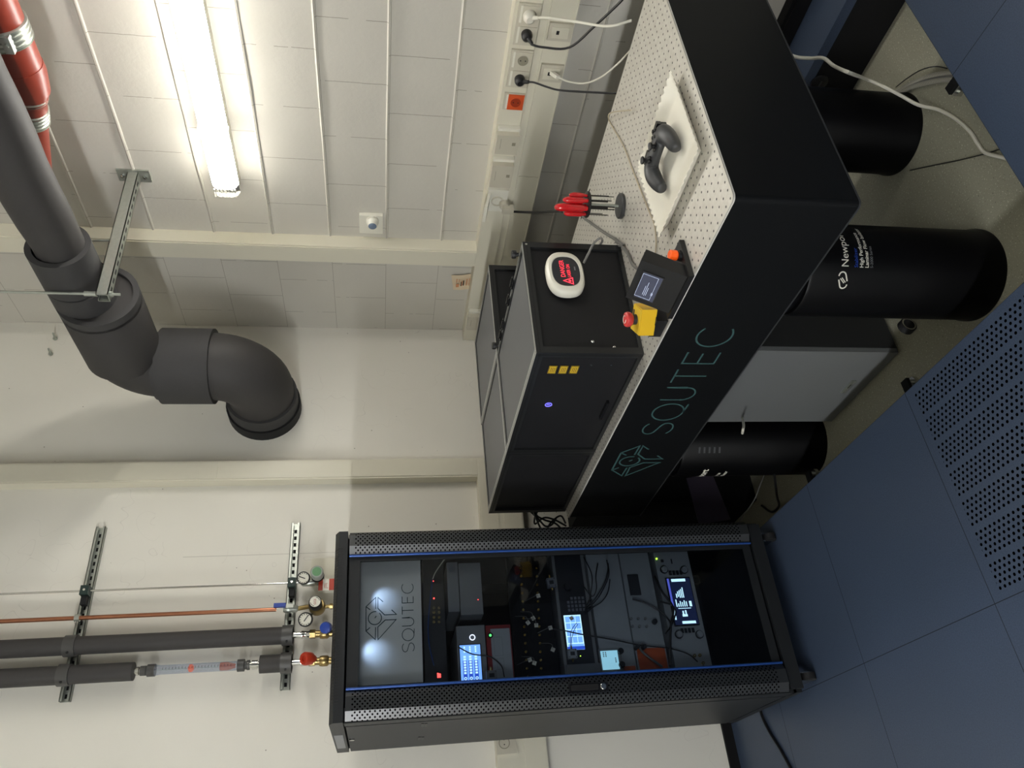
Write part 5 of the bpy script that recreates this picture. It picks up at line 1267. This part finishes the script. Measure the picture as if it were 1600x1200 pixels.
# shell: one continuous skin: lofted super-ellipses from grip tip to grip tip
def shell():
    path = [(-0.062,-0.070,0.018,0.012,0.012),(-0.065,-0.062,0.020,0.018,0.017),(-0.068,-0.035,0.026,0.022,0.021),(-0.066,-0.010,0.031,0.026,0.023),(-0.058,0.012,0.034,0.030,0.020),(-0.040,0.020,0.036,0.033,0.019),(-0.020,0.018,0.036,0.031,0.017),(0.0,0.017,0.036,0.030,0.016)]
    path = path+[(-a,b,c,d,e) for a,b,c,d,e in path[-2::-1]]
    g = G(); n = len(path); seg = 20; rings = []
    for i,(a,b,c,r1,r2) in enumerate(path):
        p0 = path[max(0,i-1)]; p1 = path[min(n-1,i+1)]
        t = V(p1[0]-p0[0],p1[1]-p0[1],0).normalized(); nrm_ = V(-t.y,t.x,0)
        rings.append([g.b.verts.new(GP(a+nrm_.x*math.cos(q)*r1, b+nrm_.y*math.cos(q)*r1, c+math.sin(q)*r2)) for q in (2*math.pi*k/seg for k in range(seg))])
    for A,B in zip(rings,rings[1:]):
        for i in range(seg): g.b.faces.new((A[i],A[(i+1)%seg],B[(i+1)%seg],B[i]))
    g.b.faces.new(rings[0][::-1]); g.b.faces.new(rings[-1])
    o = g.build('shell','pad_grey',gp,True); m = o.modifiers.new('s','SUBSURF'); m.levels = 2; m.render_levels = 2; return o
shell()
def stick(a,b,nm='thumbstick'):
    c = GP(a,b,0.050); s_ = G().lathe(c,gz,[(0.013,-0.001),(0.0135,0.0015),(0.010,0.002)],24).build(nm+'_collar','black_gloss',gp,True)
    G().lathe(c,gz,[(0.0055,0),(0.0055,0.008),(0.010,0.0095),(0.0108,0.012),(0.010,0.014),(0.006,0.0125)],24).build(nm,'black',gp,True)
stick(-0.040,0.026); stick(0.022,0.002)
c = GP(-0.021,0.002,0.052); G().obox(c,gx*0.010,gy*0.0033,gz*0.003).obox(c,gx*0.0033,gy*0.010,gz*0.003).build('direction_pad','black',gp,bevel=0.001)
for a,b in ((0.045,0.038),(0.045,0.014),(0.033,0.026),(0.057,0.026)): G().lathe(GP(a,b,0.050),gz,[(0.0052,0),(0.0052,0.004),(0.0035,0.0055)],16).build('button','black_gloss',gp,True)
for s in (-1,1):
    G().obox(GP(s*0.046,0.050,0.040),gx*0.019,gy*0.006,gz*0.006).build('bumper','black_gloss',gp,bevel=0.004)
    G().obox(GP(s*0.047,0.054,0.024),gx*0.013,gy*0.008,gz*0.009).build('trigger','black',gp,bevel=0.005)
for a in (-0.008,0.008): G().lathe(GP(a,0.026,0.0515),gz,[(0.003,0),(0.003,0.0025)],12).build('menu_button','black_gloss',gp,True)
G().lathe(GP(0,0.040,0.049),gz,[(0.0065,0),(0.0065,0.003)],20).build('home_button','key',gp,True)

cable('tray_cable','thin beige cable lying across the table beside the tray','cable',[P(986,172,2,0.735),P(955,176,2,0.75),P(951,186,2,0.726),P(958,200,2,0.724),P(975,230,2,0.724),P(987,262,2,0.724),P(998,290,2,0.724),P(1012,325,2,0.724),P(1022,350,2,0.724),P(1025,375,2,0.724),P(1024,396,2,0.724)],0.0021,'cable_c')

# ---------------------------------------------------------------- screwdriver stand
sx_, sy_ = P(971,322,2,0.722).x, P(971,322,2,0.722).y
ss = thing('screwdriver_stand','round two-tier stand holding red-handled screwdrivers','tool stand',(sx_,sy_,z0))
G().lathe((sx_,sy_,z0),(0,0,1),[(0.039,0),(0.040,0.003),(0.040,0.009),(0.037,0.0115),(0.006,0.0125)],44).build('base','pad_grey',ss,True)
G().cyl((sx_,sy_,z0+0.012),(sx_,sy_,0.833),0.005,14).build('post','galv',ss,True)
G().lathe((sx_,sy_,0.830),(0,0,1),[(0.0395,0),(0.041,0.002),(0.041,0.006),(0.039,0.007)],44).build('holder_plate','black',ss,True)
tools = [(200,0.030,0.105,0.0125,0.085,0.0018,'tallest'),(245,0.030,0.080,0.0095,0.062,0.0022,''),(150,0.031,0.070,0.0085,0.070,0.0015,''),(285,0.030,0.058,0.0075,0.085,0.0013,''),(105,0.030,0.052,0.007,0.060,0.0013,''),(330,0.030,0.047,0.007,0.075,0.0012,''),(60,0.030,0.085,0.010,0.080,0.002,''),(15,0.030,0.062,0.008,0.090,0.0015,''),(200,0.012,0.060,0.0085,0.09,0.002,'')]
labs = ['tallest red screwdriver in the stand, left at the back','medium red screwdriver beside the tallest one','red screwdriver at the camera-side left of the stand','short red screwdriver at the lower front of the stand','small red screwdriver on the right of the stand','smallest red screwdriver by the front rim','thick red screwdriver at the wall side of the stand','slim red screwdriver at the back right of the stand','red screwdriver in the middle ring of the stand']
for k,(a,r_,hl,hr_,bl_,br,_) in enumerate(tools):
    x = sx_+r_*math.cos(math.radians(a)); y = sy_+r_*math.sin(math.radians(a)); zt = 0.8375
    hl *= 1.0
    t = thing('screwdriver',labs[k],'screwdriver',(x,y,zt),'screwdrivers in the round stand')
    G().lathe((x,y,zt+0.001),(0,0,1),[(hr_*0.55,0),(hr_*0.7,0.004),(hr_*0.65,0.010),(hr_,0.018),(hr_*1.0,hl*0.8),(hr_*0.8,hl*0.93),(hr_*0.3,hl)],10).build('handle','red_clear',t,True)
    G().cyl((x,y,zt+0.001),(x,y,max(0.736,zt-bl_)),br,8).build('blade','tool',t,True)
for k,(a,s) in enumerate(((90,1),(-90,-1))):
    y = sy_+0.046*s; t = thing('hex_key','thin black hex key hooked on the %s edge of the tool stand' % ('left' if s>0 else 'right'),'hex key',(sx_,y,0.83),'hex keys on the tool stand')
    G().tube([V(sx_,sy_+0.035*s,0.839),V(sx_,y+0.006*s,0.8395),V(sx_,y+0.018*s,0.839)],0.0012,6,0).build('shaft','tool',t)

# ================================================================ below the table
fz = PD
a = P(1395,545,2,fz+0.03)
KX, KY0 = a.x, a.y; KY1 = P(1290,652,2,fz+0.03).y
cb = thing('drawer_cabinet','rolling cabinet with a light grey front standing under the table','cabinet',(KX+0.25,(KY0+KY1)/2,fz))
KT = 0.36; KB = fz+0.014
G().box(KX+0.004,KX+0.50,KY0,KY1,KB,KT).build('body','cab_side',cb,bevel=0.004)
fr_ = G().box(KX-0.014,KX+0.003,KY0+0.001,KY1-0.001,KB+0.0,KT-0.0).build('front','cab_front',cb,bevel=0.002)
c = P(1326,603,0,KX-0.014); c1 = P(1332,594,0,KX-0.014); c2 = P(1314,613,0,KX-0.014)
G().box(KX-0.018,KX-0.0138,min(c1.y,c2.y),max(c1.y,c2.y),c.z-0.008,c.z+0.008).build('name_plate','galv',fr_,bevel=0.001)
G().box(KX-0.0186,KX-0.018,c.y-0.015,c.y+0.008,c.z-0.002,c.z+0.003).build('plate_print','ink',fr_)
for x,y in ((KX+0.05,KY0+0.05),(KX+0.05,KY1-0.05),(KX+0.44,KY0+0.05),(KX+0.44,KY1-0.05)):
    w_ = G().box(x-0.015,x+0.015,y-0.012,y+0.012,fz+0.001,KB).build('caster','galv',cb)
    G().cyl((x,y-0.010,fz+0.0135),(x,y+0.010,fz+0.0135),0.013,18).build('wheel','rubber',w_,True)
c = P(1424,517,2,fz+0.02); w_ = G().cyl((c.x+0.02,c.y+0.012,fz+0.026),(c.x+0.02,c.y-0.008,fz+0.026),0.026,26).build('corner_wheel','rubber',cb,True); G().ring((c.x+0.02,c.y-0.008,fz+0.026),(0,-1,0),0.018,0.0225,0.002,26).build('wheel_rim','chrome',w_,True)
# dark box added for the shade behind the far leg; purple-grey panel and tangled cables
b1 = P(1110,760,0,1.62)
t = thing('shade_box_with_panel','purple-grey panel on a dark box added for the shade beyond the far end of the table','case',(1.70,3.12,fz))
G().box(1.30,2.20,2.96,3.26,fz,0.60).build('body','black_matt',t,bevel=0.004)
a = P(1076,752,1,2.955); b = P(1140,808,1,2.955)
part_label(G().prism([P(1072,748,1,2.958),P(1112,741,1,2.958),P(1141,812,1,2.958),P(1092,820,1,2.958)],(0,-0.006,0)).build('front_panel','wood_box',t),'purple-grey front panel')
for k,(pts,lab) in enumerate((([(1085,742),(1100,748),(1118,762),(1122,785),(1110,800),(1098,818)],'black cable looping over the purple-grey case, right one'),([(1092,745),(1112,770),(1118,795),(1130,812)],'black cable looping over the purple-grey case, left one'),([(1075,745),(1090,765),(1098,790),(1094,815)],'black cable hanging deepest behind the far leg'))):
    q = [P(x,y,0,1.44) for x,y in pts]
    cable('hanging_cable',lab,'cable',q,0.0035,'cable_b','dark cables under the table')
cable('hanging_cable','thin grey hose sagging from the far leg toward the rack','cable',[P(1194,742,0,1.25),P(1187,760,0,1.2),P(1178,782,0,1.15),P(1160,808,0,1.13),P(1150,822,0,1.12)],0.0025,'cable_g','dark cables under the table')
cable('air_hose','short white air line in the joint of the far leg','hose',[P(1160,652,0,1.30),P(1162,664,0,1.22),P(1161,671,0,1.19),P(1160,677,0,1.19)],0.0045,'cable_w')
cable('air_hose','black hose bent on the floor beside the far table leg','hose',[P(1210,742,2,-0.03),P(1214,775,2,-0.12),P(1217,790,2,-0.19),P(1206,800,2,-0.19),P(1190,790,2,-0.19)],0.005,'cable_b')
# cables at the right-hand end
cable('network_cable','white cable sweeping from under the table end across the lower floor','cable',[P(1235,86,0,2.0),P(1249,90,0,1.98),P(1268,91,0,1.95),P(1287,91,0,1.90),P(1303,103,0,1.84),P(1330,115,0,1.74),P(1352,123,2,-0.06),P(1380,135,2,-0.10),P(1405,148,2,-0.13),P(1435,164,2,-0.17),P(1465,171,2,-0.19),P(1492,185,2,-0.194),P(1515,205,2,-0.194),P(1528,225,2,-0.194),P(1540,239,2,-0.194),P(1570,247,2,-0.194),P(1600,257,2,-0.194)],0.0052,'cable_w')
for k,(off,r_,m,lab) in enumerate(((0,0.0062,'hose','corrugated steel hose, upper one of the bundle on the lower floor'),(5,0.0045,'cable_g','smooth grey line between the corrugated steel hoses'),(9,0.0062,'hose','corrugated steel hose, lower one of the bundle on the lower floor'))):
    cable('metal_hose',lab,'hose',[P(1372+off*0.2,156,2,-0.188),P(1386,150+off*0.4,2,-0.19),P(1405,141+off*0.5,2,-0.19),P(1425,130+off*0.7,2,-0.19),P(1450,120+off,2,-0.19),P(1475,115+off*1.1,2,-0.19),P(1505,113+off*1.3,2,-0.19),P(1540,118+off*1.3,2,-0.19)],r_*1.2,m,'steel hoses on the lower floor')
cable('thin_wire','thin black wire lying straight on the lower floor by the right table leg','wire',[P(1422,266,2,-0.198),P(1460,258,2,-0.198),P(1500,250,2,-0.198),P(1540,240,2,-0.198),P(1566,232,2,-0.198)],0.0016,'cable_b')
cable('thin_wire','thin dark wire arching above the steel hoses','wire',[P(1400,136,2,-0.19),P(1418,122,2,-0.15),P(1440,109,2,-0.13),P(1462,104,2,-0.15),P(1480,107,2,-0.19)],0.0018,'cable_b')
c = P(1280,128,0,2.25)
o = thing('cable_gland','dark round screw fitting on the riser strip behind the table','fitting',V(2.25,c.y,c.z))
G().lathe((2.25,c.y,c.z),(-1,0,0),[(0.030,0),(0.030,0.006),(0.022,0.010)],28).build('disc','black',o,True); G().obox((2.239,c.y,c.z),V(0.002,0,0),V(0,0.012,0),V(0,0,0.003)).build('slot_bar','pad_grey',o)
cable('floor_cable','thick black cable on the raised floor left of the rack','cable',[P(1186,1102,2,0.006),P(1192,1122,2,0.006),P(1205,1148,2,0.006),P(1220,1172,2,0.006),P(1243,1215,2,0.006)],0.0055,'cable_b')
for k,pts in enumerate(([(838,803),(850,812),(868,818),(880,830)],[(835,818),(850,809),(866,812),(885,822)],[(848,830),(862,815),(876,806),(884,818)],[(842,812),(852,822),(862,820),(870,808)])):
    cable('hanging_cable',['black cable behind the enclosure end, leftmost of four','black cable behind the enclosure end, topmost arch','black cable behind the enclosure end, crossing the others','black cable behind the enclosure end, lowest loop'][k],'cable',[V(1.25,2.84,0.80+0.03*k)]+[P(x,y,1,2.90) for x,y in pts],0.004,'cable_b','cables between enclosure and rack')
SPOT = True
if SPOT:
    # two spots added to imitate the blue-white glow on the logo panel
    for k,(px,py,e_) in enumerate(((598,936,1.0),(584,1018,1.2))):
        c = onp(px,py,2.58); ld = bpy.data.lights.new('glow_spot','SPOT'); lo_ = bpy.data.objects.new('glow_spot',ld); COL.objects.link(lo_)
        src = V(c.x+0.012,2.532,c.z+0.018); lo_.location = src; d = (c-src); lo_.rotation_euler = d.to_track_quat('-Z','Y').to_euler()
        ld.energy = e_*0.16; ld.color = (0.5,0.68,1.0); ld.spot_size = math.radians(96); ld.spot_blend = 0.75; ld.shadow_soft_size = 0.004
        lo_['kind'] = 'structure'
